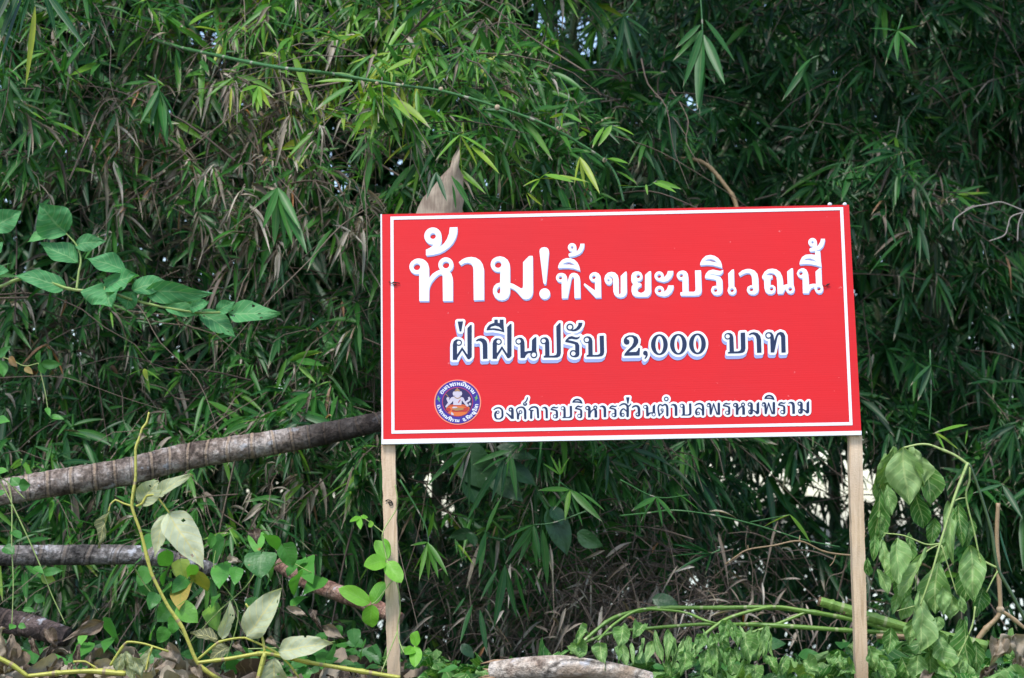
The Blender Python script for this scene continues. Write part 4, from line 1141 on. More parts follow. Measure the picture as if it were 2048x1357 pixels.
M['lime_stem'] = stem_mat('lime_stem', (.2, .31, .07), (.4, .47, .18), .5, .115, (.3, .33, .14))
M['green_stem'] = stem_mat('cut_green_stem', (.09, .2, .03), (.22, .34, .075), .45, .115, (.3, .34, .16))
M['dark_stem'] = stem_mat('dark_green_stem', (.025, .055, .02), (.07, .12, .04), .4)
M['tan_cane'] = stem_mat('tan_cane', (.24, .16, .08), (.42, .3, .17), .5)

JOINT = .115
def stem_px(mb, pts, r0, r1, tint=.5, ns=8, n=6, kink=False):
    """pts: photo (x, y, metres away); radii in photo pixels"""
    Pw = np.array([at(*p) for p in pts])
    if kink:       # straight between joints, softly bent at them
        f = np.linspace(0, 1, 6)[:, None]
        Pk = np.concatenate([a * (1 - f[:-1]) + b * f[:-1] for a, b in zip(Pw[:-1], Pw[1:])] + [Pw[-1:]])
        Pw = .5 * Pk + .5 * smooth_path(Pw, 5)
    else:
        Pw = smooth_path(Pw, n)
    d = pts[0][2] / FPX
    L = np.linalg.norm(np.diff(Pw, axis=0), axis=1).sum()
    if max(r0, r1) > 1.9:      # swollen joints along the stem
        k_ = max(1, int(L / .006 / len(Pw)))
        f = np.linspace(0, 1, k_ + 1)[:-1, None]
        Pw = np.concatenate([a * (1 - f) + b * f for a, b in zip(Pw[:-1], Pw[1:])] + [Pw[-1:]])
    ph = rng.uniform(0, 6)
    def bmp(t, th):
        f = (t * L / JOINT) % 1
        return 1 + .3 * np.exp(-((f - .5) / .05) ** 2) + .05 * np.sin(ph + t * L * 60) + .04 * np.sin(2 * th + ph + t * 9)
    tube(mb, Pw, [r0 * d, r1 * d], ns, tint, bump=bmp if max(r0, r1) > 1.9 else None)

def plant(name, label, cat, at_px, leaves, stems, leaf_m, stem_m, cr=lambda x, y: (x, y), sc_=1.0, Y=5.5, shape='ovate', group=None, seed=1, **kw):
    """leaves: (base x, y, tip x, y, width, tint, dy base, dy tip, opts); stems: (points, r0, r1)"""
    r = np.random.default_rng(seed)
    root = empty(name, label, cat, at(*at_px), group)
    if stems:
        for pts, r0, r1, *alt in stems:
            mb = MB()
            q = [(*cr(p[0], p[1]), Y + (p[2] if len(p) > 2 else 0)) for p in pts]
            stem_px(mb, q, r0, r1, r.uniform(.3, .7), kink=stem_m is M['yellow_stem'])
            mb.build('stem', M[alt[0]] if alt else stem_m, root)
    mb = MB()
    for i, l in enumerate(leaves):
        bx, by = cr(l[0], l[1]); tx, ty = cr(l[2], l[3])
        o = dict(kw); o.update(l[8] if len(l) > 8 else {})
        db, dt = (l[6] if len(l) > 6 else 0), (l[7] if len(l) > 7 else r.uniform(-.05, .02))
        w = l[4] * sc_ * Y / FPX
        fc = o.pop('face', (r.normal(0, .3), -1, .35 + r.normal(0, .25)))
        broad_leaf(mb, at(bx, by, Y + db), at(tx, ty, Y + dt), w, l[5] if len(l) > 5 else .5, r.normal(0, .15), face=fc, shape=o.pop('shape', shape), seed=seed * 100 + i, **o)
    mb.build('foliage', leaf_m, root)
    return root

A = crop(0, 380, .3831)
plant('broadleaf_branch', 'green broadleaf branch with insect-eaten leaves reaching in from the left edge', 'branch', (-40, 573, 5.75),
      [(345, 228, 203, 72, 165, .55), (410, 378, 212, 268, 118, .5), (392, 288, 552, 265, 78, .45), (662, 425, 450, 348, 92, .5), (543, 512, 716, 440, 120, .55), (548, 500, 572, 608, 185, .5, 0, -.04, {'shape': 'heart'}), (690, 532, 655, 630, 92, .5), (690, 522, 885, 478, 95, .45),
       (752, 535, 1102, 552, 98, .5, 0, -.04, {'holes': 1}), (985, 618, 1088, 585, 66, .5), (858, 605, 1050, 655, 75, .55), (1188, 640, 1458, 636, 108, .55, 0, -.03, {'holes': 7}), (1130, 638, 1226, 585, 60, .45), (1040, 640, 1236, 765, 95, .4, .02, 0, {'holes': 3}), (345, 510, 72, 438, 95, .5),
       (-40, 205, 112, 108, 112, .6), (-30, 430, 40, 420, 60, .5), (-30, 330, 12, 270, 50, .5), (255, 225, 140, 268, 60, .98)],
      [([(-120, 520), (0, 505), (90, 470), (200, 462), (340, 512), (440, 528), (580, 540), (700, 576), (850, 612), (1030, 640), (1190, 640)], 4, 2.2), ([(400, 522), (410, 440), (422, 365), (400, 290), (345, 228)], 2.6, 1.4), ([(545, 530), (547, 505)], 1.6, 1.4), ([(780, 595), (790, 560)], 1.6, 1.4)],
      M['green_leaf'], M['lime_stem'], A, .5, 5.75, seed=3, fold=.2, curl=.16, ripple=.09, nu=20, nv=10, wilt=.25)
B5 = crop(0, 880, .3809)
plant('pale_leaved_cutting', 'cut yellow-stemmed branch with pale cream-green leaves standing left of the sign', 'branch', (430, 1360, 5.0),
      [(820, 288, 996, 174, 92, .55), (735, 345, 830, 214, 122, .5, 0, 0, {'shape': 'oval'}), (884, 374, 1069, 668, 205, .85, 0, -.04), (880, 388, 806, 613, 108, .75, .01, 0), (570, 378, 503, 570, 78, .12, 0, .02, {'wilt': .8})],
      [([(783, -145), (770, -90), (748, -60), (728, 0), (712, 50), (712, 200), (692, 348), (740, 490), (795, 700), (880, 870), (960, 990), (1030, 1160), (1090, 1220), (1160, 1260)], 2.0, 4.3), ([(692, 348), (650, 335), (606, 316), (580, 340), (570, 378)], 2.2, 1.2), ([(715, 350), (745, 335), (770, 295), (815, 290), (850, 330), (890, 385)], 2.4, 1.6)],
      M['pale_leaf'], M['yellow_stem'], B5, .3809, 5.0, seed=4, fold=.34, curl=.2, ripple=.09, nu=22, nv=10, wilt=.3, holes=3)
plant('pale_leaved_cutting', 'low yellow-stemmed cutting with pale leaves spread by the foot of the left post', 'branch', (600, 1330, 4.95),
      [(1285, 1038, 1470, 778, 190, .75, 0, -.03), (1165, 1045, 1216, 852, 88, .7, .01, 0), (1455, 1108, 1738, 1062, 150, .8, 0, -.05), (1438, 1150, 1450, 1340, 155, .6), (1142, 1050, 1000, 1005, 130, .03, .03, .04, {'wilt': .5}), (1200, 1085, 1090, 1165, 90, .1, .02, .02)],
      [([(1040, 1170), (1200, 1150), (1390, 1120), (1600, 1165), (1830, 1205), (2100, 1250)], 3.6, 4.6), ([(1040, 1152), (1150, 1062), (1285, 1040), (1440, 1110), (1520, 1180), (1570, 1250)], 2.6, 2), ([(1390, 1115), (1380, 1050), (1330, 920), (1290, 860)], 3, 2), ([(1390, 1120), (1360, 1240), (1340, 1290)], 5, 5)],
      M['pale_leaf'], M['yellow_stem'], B5, .3809, 4.95, seed=6, fold=.3, curl=.2, ripple=.09, nu=22, nv=10, wilt=.3, holes=3)
plant('pale_leaved_cutting', 'yellow-stemmed cutting with limp grey-green leaves in the bottom left corner', 'branch', (240, 1340, 4.9),
      [(660, 1110, 700, 1260, 120, .35, 0, 0, {'wilt': 1}), (640, 1120, 620, 1240, 70, .3, 0, 0, {'wilt': 1}), (785, 1095, 760, 1230, 60, .4, 0, 0, {'wilt': 1}), (700, 1140, 745, 1255, 80, .45, 0, 0, {'wilt': 1})],
      [([(580, 1185), (620, 1120), (668, 1062), (760, 1072), (885, 1112)], 3, 2), ([(800, 1085), (780, 1150), (765, 1220)], 2.4, 1.6), ([(-60, 1120), (60, 1180), (150, 1245)], 5.5, 4), ([(150, 1240), (330, 1222), (480, 1215), (660, 1228)], 4, 6), ([(385, 1165), (450, 1165), (530, 1215)], 2, 2)],
      M['pale_leaf'], M['yellow_stem'], B5, .3809, 4.9, seed=8)
# lime creeper on the left post
D6 = crop(740, 860, .3663)
plant('lime_creeper', 'bright lime-green creeper with three-part leaves climbing the left post', 'creeper', (785, 1357, 5.32),
      [(92, 712, 30, 600, 78, .6), (95, 708, 78, 592, 62, .45, .015, .02), (88, 716, -30, 742, 92, .7), (96, 716, 172, 832, 92, .75), (10, 948, 78, 828, 88, .35, .02, .02), (8, 955, 8, 1082, 96, .6), (0, 946, -172, 866, 92, .65), (246, 1182, 258, 1098, 82, .6), (246, 1180, 243, 1293, 70, .55), (242, 1190, 190, 1222, 60, .4),
       (-62, 470, -52, 540, 34, .5), (-55, 472, -110, 500, 30, .5), (-48, 470, -15, 478, 24, .5), (15, 500, -5, 530, 30, .9)],
      [([(138, 300, -.01), (150, 380, -.005), (140, 440, .01), (70, 560, -.01), (80, 650), (92, 712)], 1.3, 1.3), ([(92, 712), (140, 790), (100, 850), (40, 930), (8, 952)], 1.3, 1.2), ([(92, 712), (150, 850, -.01), (165, 980, .02), (150, 1100, .03), (190, 1220), (246, 1182)], 1.3, 1.2), ([(150, 1100, .03), (60, 1330, .0)], 1.2, 1.2), ([(70, 560), (20, 520), (-50, 470)], 1, 1)],
      M['lime_leaf'], M['lime_stem'], D6, .3663, 5.31, shape='oval', seed=9, fold=.2, curl=.12)
# small creeper mound centre left
_cl = []
_cr = np.random.default_rng(21)
for (x, y, w, t) in ((750, 725, 100, .6), (765, 790, 90, .4), (880, 640, 90, .5), (860, 720, 80, .45), (850, 800, 90, .6), (800, 850, 80, .4), (870, 912, 120, .6), (955, 812, 130, .93), (1060, 745, 110, .88), (1160, 712, 120, .65), (1135, 590, 120, .4), (1345, 545, 95, .65), (1437, 540, 90, .7), (1515, 615, 120, .6),
                     (1545, 672, 100, .55), (1622, 680, 115, .65), (1545, 755, 95, .65), (1640, 758, 105, .7), (1415, 720, 125, .5), (990, 920, 120, .85), (1120, 940, 115, .87), (912, 978, 85, .6), (960, 692, 110, .9), (1240, 715, 80, .6), (590, 1015, 115, .5), (420, 1105, 100, .65), (850, 1030, 80, .65), (795, 1020, 55, .7), (430, 1050, 60, .75),
                     (570, 1062, 90, .5), (1560, 850, 80, .6), (780, 545, 90, .45), (1110, 540, 70, .65), (1118, 840, 55, .6), (1740, 1110, 80, .45), (1690, 1055, 70, .5), (1220, 1200, 90, .6), (1290, 1240, 90, .55), (1180, 990, 110, .35), (1290, 1150, 80, .4), (1700, 1150, 70, .5), (1860, 1040, 80, .4), (1900, 1110, 80, .45), (1780, 1010, 60, .4), (700, 660, 80, .4), (940, 765, 90, .3), (1000, 700, 70, .75), (1330, 880, 90, .35), (1450, 850, 70, .4)):
    a = _cr.uniform(.6, 2.5)
    _cl.append((x - math.cos(a) * w * .5, y - math.sin(a) * w * .5, x + math.cos(a) * w * .55, y + math.sin(a) * w * .55, w * .92, t, _cr.uniform(-.1, .15), _cr.uniform(-.12, .12)))
_cl.append((1372, 600, 1368, 725, 170, .3, -.05, -.08, {'shape': 'heart', 'face': (0, -1, .3)}))
plant('ground_creeper', 'mound of small heart-leaved creeper left of the left post, some leaves yellow', 'creeper', (480, 1260, 5.6), _cl,
      [([(700, 660), (760, 760), (870, 900), (980, 1050)], 1.6, 1), ([(1000, 1060), (1150, 900), (1300, 760), (1380, 620)], 1.6, 1), ([(1380, 700), (1500, 640), (1640, 700)], 1.4, 1), ([(1180, 1180), (1250, 900), (1130, 700), (1135, 560)], 1.4, 1), ([(1260, 1100), (1500, 1090), (1760, 1060)], 1.4, 1)],
      M['creeper_leaf'], M['lime_stem'], B5, .3809, 5.65, shape='heart', seed=12, fold=.16, curl=.14)
# hanging vines at the left edge
plant('hanging_vine', 'thin hanging vine with few small leaves in front of the trunks at the left edge', 'vine', (35, 1250, 5.7),
      [(100, 240, 55, 195, 60, .5), (100, 235, 160, 238, 70, .45), (65, 478, 110, 520, 50, .4), (20, 560, 75, 600, 70, .4), (180, 665, 228, 700, 42, .6), (225, 700, 330, 685, 48, .5), (215, 715, 292, 740, 60, .9), (120, 890, 190, 900, 30, .5), (75, 970, 50, 995, 40, .6), (95, 975, 138, 985, 36, .6), (180, 820, 240, 850, 50, .35), (-10, 285, 30, 275, 40, .5), (-20, 170, 40, 160, 50, .8)],
      [([(40, 215), (62, 330), (62, 560), (70, 750), (62, 990)], 1.6, 1), ([(0, 210), (60, 330), (140, 500), (215, 670), (270, 810), (345, 970)], 1.6, 1.1), ([(-20, 180), (60, 240), (130, 310)], 1.3, 1)],
      M['creeper_leaf'], M['lime_stem'], B5, .3809, 5.7, shape='ovate', seed=14)
plant('hanging_vine', 'small three-leaved vine with dry blossom low against the bamboo near the left edge', 'vine', (60, 760, 5.9),
      [(200, 905, 205, 838, 50, .5), (215, 905, 325, 912, 52, .45), (205, 905, 235, 965, 62, .5), (-10, 870, 52, 815, 50, .45), (0, 890, 20, 980, 60, .65), (50, 870, 88, 925, 40, 1), (130, 925, 172, 960, 34, 1), (-20, 1200, 48, 1205, 52, .6), (245, 1135, 260, 1180, 30, .6), (260, 1180, 335, 1195, 36, .55)],
      [([(-40, 860), (60, 890), (130, 920), (200, 905)], 1.4, 1), ([(200, 905), (235, 1050), (250, 1140), (265, 1185)], 1.2, .8)], M['creeper_leaf'], M['lime_stem'], A, .3831, 5.9, seed=15)
# broad dark leaves behind the board's foot
plant('broadleaf_shrub', 'shrub with large dark green leaves hanging below the sign board', 'shrub', (900, 1150, 6.6),
      [(470, 60, 720, 350, 200, .5), (690, 170, 918, 302, 125, .6), (640, 210, 835, 392, 150, .55), (690, 92, 915, 152, 80, .45), (520, 260, 590, 425, 120, .2), (975, 430, 1085, 690, 160, .5), (1130, 560, 1275, 640, 95, .8), (990, 420, 1060, 520, 90, .3), (1540, 920, 1690, 960, 90, .4), (560, 560, 430, 590, 70, .3), (540, 560, 575, 640, 60, .35), (500, 1170, 570, 1250, 60, .4)],
      [([(640, -40), (560, 40), (480, 60)], 2.5, 2), ([(640, -40), (680, 60), (690, 170)], 2.5, 2), ([(940, 360), (985, 425)], 2, 2)], M['dark_leaf'], M['dark_stem'], D6, .3663, 6.6, seed=17, fold=.15, curl=.15)
E7 = crop(1350, 860, .3662)
W = {'wilt': 1.1}
plant('wilted_branch', 'drooping wilted branch with limp pale green leaves right of the right post', 'branch', (2050, 1240, 5.15),
      [(1245, 95, 1278, 412, 195, .85, 0, 0, {'wilt': .5}), (1200, 92, 1100, 325, 120, .65, .03, .04), (1125, 320, 1078, 635, 110, .15, .04, .06), (1300, 92, 1365, 310, 118, .9, -.01, 0, W), (1360, 150, 1405, 420, 130, .35, .02, .02), (1310, 320, 1358, 540, 130, .15, .03, .05), (1160, 300, 1190, 465, 70, .6, .01, .0),
       (1490, 388, 1520, 740, 110, .8, .03, .02, W), (1550, 400, 1570, 640, 95, .2, .04, .03), (1130, 598, 1150, 785, 95, .7), (1108, 760, 1168, 900, 60, .7), (1215, 590, 1232, 835, 120, .75), (1372, 640, 1215, 905, 105, .75, 0, -.01, W), (1440, 718, 1420, 1005, 180, .6, .03, .02), (1612, 630, 1635, 945, 165, .75), (1685, 860, 1648, 1025, 90, .1, .02, .02),
       (1512, 898, 1500, 1042, 90, .75, .02, .02, W), (1335, 880, 1345, 1225, 165, .8, -.01, -.02), (1290, 900, 1238, 1045, 85, .7, .02, .02), (1432, 1100, 1480, 1315, 180, .65), (1580, 1020, 1603, 1305, 110, .2, .02, .02), (1555, 905, 1582, 1005, 60, .6), (1442, 1020, 1422, 1115, 70, .65), (1540, 1205, 1562, 1380, 110, .6, .01, 0), (1480, 1280, 1482, 1400, 80, .7), (1225, 880, 1185, 1010, 60, .5, .03, .03), (1050, 700, 1062, 800, 60, .2, .05, .06), (1560, 1030, 1545, 1180, 80, .4, .04, .04), (1250, 110, 1330, 400, 120, .3, .04, .05), (1150, 130, 1120, 420, 110, .5, .05, .05, W), (1500, 560, 1440, 740, 90, .5, .05, .05), (1400, 860, 1340, 1010, 90, .4, .05, .05), (1590, 700, 1580, 950, 110, .3, .05, .05), (1260, 760, 1230, 960, 90, .3, .06, .06), (1360, 1080, 1400, 1240, 100, .35, .05, .05), (1500, 1120, 1530, 1290, 110, .35, .05, .05), (1120, 440, 1130, 600, 80, .5, .05, .05), (1400, 1200, 1390, 1380, 120, .5, .04, .04), (1640, 1150, 1650, 1330, 90, .3, .05, .05), (1060, 1180, 1100, 1320, 100, .55, .05, .05), (1110, 1230, 1180, 1370, 120, .4, .03, .03), (1240, 1240, 1280, 1370, 110, .3, .04, .04), (1280, 560, 1290, 720, 80, .35, .06, .06), (1420, 480, 1400, 640, 90, .3, .06, .06), (1180, 660, 1190, 840, 90, .4, .05, .05), (1460, 850, 1470, 1010, 90, .75, .0, .0), (1300, 1030, 1280, 1180, 90, .6, .02, .02), (1180, 1080, 1160, 1230, 90, .4, .04, .04), (1620, 480, 1600, 640, 70, .3, .05, .05), (1090, 560, 1085, 720, 70, .3, .05, .05), (1570, 1250, 1600, 1390, 100, .6, .0, .0), (1330, 1230, 1310, 1380, 110, .65, .01, .0)],
      [([(2000, 1180), (1906, 1020), (1830, 880), (1762, 750), (1730, 560), (1690, 420), (1640, 270), (1606, 185)], 4.2, 2.6, 'dark_stem'), ([(1604, 192), (1530, 140), (1450, 105), (1390, 82), (1330, 80), (1250, 98)], 3, 1.8), ([(1600, 180, -.02), (1530, 360, -.03), (1450, 620, -.04), (1400, 790, -.04), (1340, 960, -.03)], 3.6, 1.8), ([(1612, 200), (1608, 280), (1590, 370), (1635, 560), (1660, 680), (1692, 800)], 2.4, 1.5),
       ([(1450, 622), (1370, 625), (1250, 578), (1140, 565)], 1.8, 1.3), ([(1450, 622), (1370, 670), (1330, 760), (1310, 880)], 1.5, 1.2), ([(1455, 630), (1490, 740), (1540, 900)], 1.7, 1.2), ([(1762, 755), (1700, 725), (1660, 700)], 2.5, 2), ([(1768, 765), (1735, 820), (1700, 890)], 2.2, 1.3), ([(1340, 955), (1280, 970), (1210, 990)], 1.4, .8), ([(1590, 370), (1545, 380), (1510, 400)], 1.6, 1.2), ([(1640, 965), (1620, 1080), (1540, 1250), (1490, 1340)], 2, 1.4)],
      M['wilted_leaf'], M['lime_stem'], E7, .43, 5.15, wilt=.7, shape='limp', seed=19, fold=.4, curl=.16, ripple=.08, nu=20, nv=10)
def cut_stems():
    root = empty('cut_stems', 'bundle of cut green stems lying across behind the right post', 'cut stems', at(1900, 1290, 5.5))
    mb = MB()
    for pts, r0, r1 in (([(792, 938), (900, 970), (1100, 1035), (1240, 1075), (1400, 1112), (1700, 1185)], 10, 11), ([(930, 988), (1050, 1025), (1180, 1060), (1260, 1085)], 9, 9), ([(-570, 1225, .0), (-460, 1120, .03), (-330, 1025, .06), (-150, 980, .1), (0, 972, .1), (250, 972, .06), (500, 970, .03), (720, 992), (980, 1038), (1260, 1105)], 3.6, 5), ([(300, 1064, .06), (500, 1066), (980, 1098), (1250, 1112)], 4, 5),
                        ([(-560, 1190, .12), (-350, 1110, .12), (-150, 1085, .12), (0, 1072, .1), (150, 1062, .08), (310, 1064, .06)], 3, 3.4), ([(400, 1115), (560, 1060), (720, 995)], 3.6, 3), ([(75, 1245, -.1), (120, 1165, -.08), (190, 1095, -.06), (290, 1030, -.04), (440, 984, -.02), (560, 968), (720, 990)], 3.2, 3.6), ([(1060, 1060), (1160, 1090), (1280, 1110)], 4, 5), ([(-420, 1150, -.05), (-330, 1060, 0), (-200, 985, .03), (-60, 985, .05), (60, 1000, .05), (160, 1040), (230, 1060)], 2.6, 2.6)):
        stem_px(mb, [(*E7(p[0], p[1]), 5.5 + (p[2] if len(p) > 2 else 0)) for p in pts], r0, r1, rng.uniform(.3, .7), 10)
        mb.build('stem', M['green_stem'], root); mb = MB()
    for x, y, rr in ((791, 938, 10), (929, 988, 9)):
        mb = MB()
        c = at(*E7(x, y), 5.5); d = nrm(at(*E7(x + 100, y + 32), 5.5) - c)
        tube(mb, [c - d * .004, c + d * .006], rr * 5.5 / FPX * 1.02, 12)
        mb.build('cut_end', plain_mat('cut_end_wood', [(.35, (.05, .03, .02)), (.6, (.2, .13, .07))], .8, 300, .4), root)
    mb = MB(); stem_px(mb, [(*E7(x, y), 5.44) for x, y in ((1100, 1128), (1220, 1130), (1380, 1138))], 5.5, 5.5); 
    mb.build('brown_stem', M['tan_cane'], root)
    mb = MB()
    for i, (bx, by, tx, ty, w, t) in enumerate(((285, 1045, 250, 1165, 70, .35), (300, 1050, 345, 1185, 66, .4), (330, 1085, 350, 1180, 50, .4), (385, 1120, 415, 1265, 80, .55), (195, 1150, 215, 1350, 70, .5), (140, 1120, 120, 1235, 60, .45), (440, 1285, 445, 1380, 60, .5), (215, 1120, 190, 1190, 50, .4), (255, 1150, 280, 1290, 46, .3), (330, 1180, 350, 1270, 40, .4), (120, 1180, 90, 1260, 50, .3), (400, 1280, 350, 1340, 60, .5), (170, 1200, 150, 1330, 70, .4), (60, 1210, 40, 1330, 80, .45), (300, 1200, 310, 1330, 80, .35), (500, 1230, 560, 1330, 90, .45), (600, 1240, 580, 1340, 80, .5), (700, 1270, 780, 1320, 90, .5), (850, 1240, 930, 1300, 90, .65), (900, 1230, 860, 1290, 70, .4), (960, 1280, 900, 1340, 80, .3))):
        broad_leaf(mb, at(*E7(bx, by), 5.25), at(*E7(tx, ty), 5.22), w * .52 * 5.3 / FPX, t, 0, .45, .2, .08, face=(.2, -1, .2), wilt=1.2, seed=300 + i)
    for i, (bx, by, tx, ty, w, t) in enumerate(((1185, 1085, 1125, 1170, 95, .5), (1150, 1150, 1140, 1245, 70, .55), (1255, 1165, 1285, 1320, 80, .6), (1205, 1285, 1185, 1370, 70, .6), (1385, 1060, 1355, 1190, 70, .5), (1110, 1160, 1140, 1240, 50, .5), (1500, 1060, 1440, 1120, 60, .4))):
        broad_leaf(mb, at(*D6(bx, by), 5.08), at(*D6(tx, ty), 5.05), w * .52 * 5.2 / FPX, t, 0, .45, .2, .08, face=(-.2, -1, .3), wilt=1.2, seed=330 + i)
    r = np.random.default_rng(41)
    for i in range(26):
        bx = r.uniform(-330, 560); by = 1000 + abs(bx - 250) * .12 + r.uniform(30, 130)
        L = r.uniform(90, 190)
        broad_leaf(mb, at(*E7(bx, by), 5.3), at(*E7(bx + r.normal(0, 28), by + L), 5.27), L * r.uniform(.34, .5) * .3662 * 5.3 / FPX, r.uniform(.3, .85), r.normal(0, .4), .5, .2, .08, 'limp', (r.normal(0, .4), -1, .25), wilt=1.0, seed=360 + i)
    mb.build('limp_leaves', M['wilted_leaf'], root)
cut_stems()
# tan bamboo cane on the right
def cane(name, label, cat, paths, mat, Y, nodes=(), leaf=None, group=None, cr=E7):
    root = empty(name, label, cat, at(*cr(paths[0][0][0][0], paths[0][0][0][1]), Y), group)
    for pts, r0, r1 in paths:
        mb = MB()
        stem_px(mb, [(*cr(p[0], p[1]), Y + (p[2] if len(p) > 2 else 0)) for p in pts], r0, r1, rng.uniform(.3, .7), 10)
        mb.build('cane', mat, root)
    if nodes:
        for x, y, rr in nodes:
            mb = MB()
            c = at(*cr(x, y), Y); k = Y / FPX
            tube(mb, [c + [-.3 * rr * k, 0, -rr * k * .8], c + [0, 0, -rr * k * .2], c + [.1 * rr * k, 0, rr * k * .5], c + [.2 * rr * k, 0, rr * k]], [rr * k * .5, rr * k, rr * k, rr * k * .5], 10)
            mb.build('cane_joint', M['joint'], root)
    return root
M['grey_twig'] = stem_mat('grey_twig', (.16, .14, .12), (.38, .34, .3), .7)
M['joint'] = plain_mat('joint_sheath', [(.3, (.25, .18, .1)), (.7, (.5, .4, .28))], .7, 80, .3)
cane('bamboo_cane', 'bent tan bamboo cane with a swollen joint near the right edge', 'bamboo cane', [([(1650, 1150), (1700, 1085), (1755, 1030), (1776, 985), (1772, 850), (1762, 700), (1758, 550), (1765, 400)], 5.5, 4), ([(1780, 988), (1830, 1020), (1906, 1080), (1980, 1130)], 4.5, 3)], M['tan_cane'], 5.9, ((1776, 985, 8),))
K2 = crop(680, 0, .3418)
GY = 6.05
g = cane('green_bamboo_cane', 'long slender green bamboo cane arching from upper left down to the board top', 'bamboo cane', [([(-1300, 150, 1.2), (-1000, 260, .75), (-700, 330, .3), (-400, 390, .02), (-150, 420, -.1), (0, 442), (350, 500), (600, 535), (900, 620), (1200, 730), (1400, 840), (1550, 942), (1620, 1040), (1660, 1180)], 3.4, 1.9)], M['green_culm'], GY, ((215, 490, 4), (370, 500, 4), (590, 525, 5), (920, 632, 6), (1280, 755, 5), (1548, 940, 5)), cr=K2)
mb = MB()
_B, _D, _L = [], [], []
for bx, by, tx, ty in ((425, 345, 480, 265), (425, 345, 330, 318), (430, 345, 260, 415), (432, 345, 440, 425), (385, 480, 415, 385), (390, 475, 515, 380), (385, 485, 425, 420), (1310, 670, 1225, 685), (1310, 665, 1420, 715), (1305, 668, 1300, 745), (1335, 560, 1280, 440), (1545, 745, 1475, 860), (1590, 735, 1510, 850), (1600, 740, 1725, 785), (1640, 790, 1710, 815), (1440, 780, 1395, 790), (1470, 780, 1400, 740), (1560, 925, 1680, 985), (1610, 1000, 1740, 1070), (1560, 930, 1690, 950), (1625, 1090, 1735, 1085), (1790, 1080, 1800, 1140), (1850, 1060, 2000, 1100), (1830, 1070, 1970, 1120)):
    a, b_ = at(*K2(bx, by), GY - .03), at(*K2(tx, ty), GY - .07 + rng.uniform(-.04, .04))
    _B.append(a); _D.append(b_ - a); _L.append(np.linalg.norm(b_ - a))
_L = np.array(_L); blades(mb, np.array(_B), np.array(_D), _L, _L * rng.uniform(.16, .22, len(_L)), np.full(len(_L), .05), np.full(len(_L), .84) + rng.normal(0, .05, len(_L)), roll=rng.normal(0, .3, len(_L)))
mb.build('foliage', M['bamboo'], g)
for pts in ([(370, 505), (380, 480), (425, 345)], [(1280, 755), (1305, 670), (1340, 560), (1285, 450)], [(1460, 850), (1550, 745), (1640, 740)], [(1548, 940), (1565, 905)], [(1650, 1100), (1800, 1090), (1850, 1060)]):
    mb = MB(); stem_px(mb, [(*K2(*p), GY - .02) for p in pts], 1.6, .9, .6, 5)
    mb.build('side_twig', M['green_culm'], g)
K3 = crop(1350, 0, .3408)
cane('bent_cane', 'curved tan bamboo cane arching in the dark above the board', 'bamboo cane', [([(-260, 930, .3), (-60, 932, .1), (100, 935), (180, 965), (230, 1010), (290, 1085), (345, 1165), (370, 1260)], 3.2, 4.6)], M['tan_cane'], 7.3, cr=K3)
cane('dry_twig', 'bare forked grey twig right of the board near the right edge', 'twig', [([(668, 215), (672, 170), (692, 140), (770, 92), (850, 76), (915, 64), (980, 85), (1060, 120)], 1.5, 1.2), ([(730, 105), (780, 80)], 1.5, 1), ([(858, 268), (935, 238), (955, 190), (975, 140), (1060, 112)], 1.2, 1.4), ([(1005, 270), (1010, 180), (1030, 125)], 1.5, 1.2)], M['grey_twig'], 6.9, cr=crop(1650, 380, .3831))
cane('dry_twig', 'bare kinked tan twig touching the right post behind the cut stems', 'twig', [([(275, 735), (330, 695), (400, 655), (540, 632), (680, 608), (800, 660), (880, 678), (990, 688)], 1.4, 2), ([(680, 608), (682, 578)], 1.6, 1), ([(400, 655), (398, 630)], 1.2, .8), ([(880, 678), (865, 720), (845, 745)], 1.2, .8)], M['tan_cane'], 6.0)
cane('dry_twig', 'straight thin green cane with side leaves crossing under the board', 'bamboo cane', [([(-300, 470, .1), (-150, 455, .05), (0, 440), (230, 470), (460, 525), (700, 600), (900, 640)], 1.8, 1.2)], M['green_culm'], 6.3)

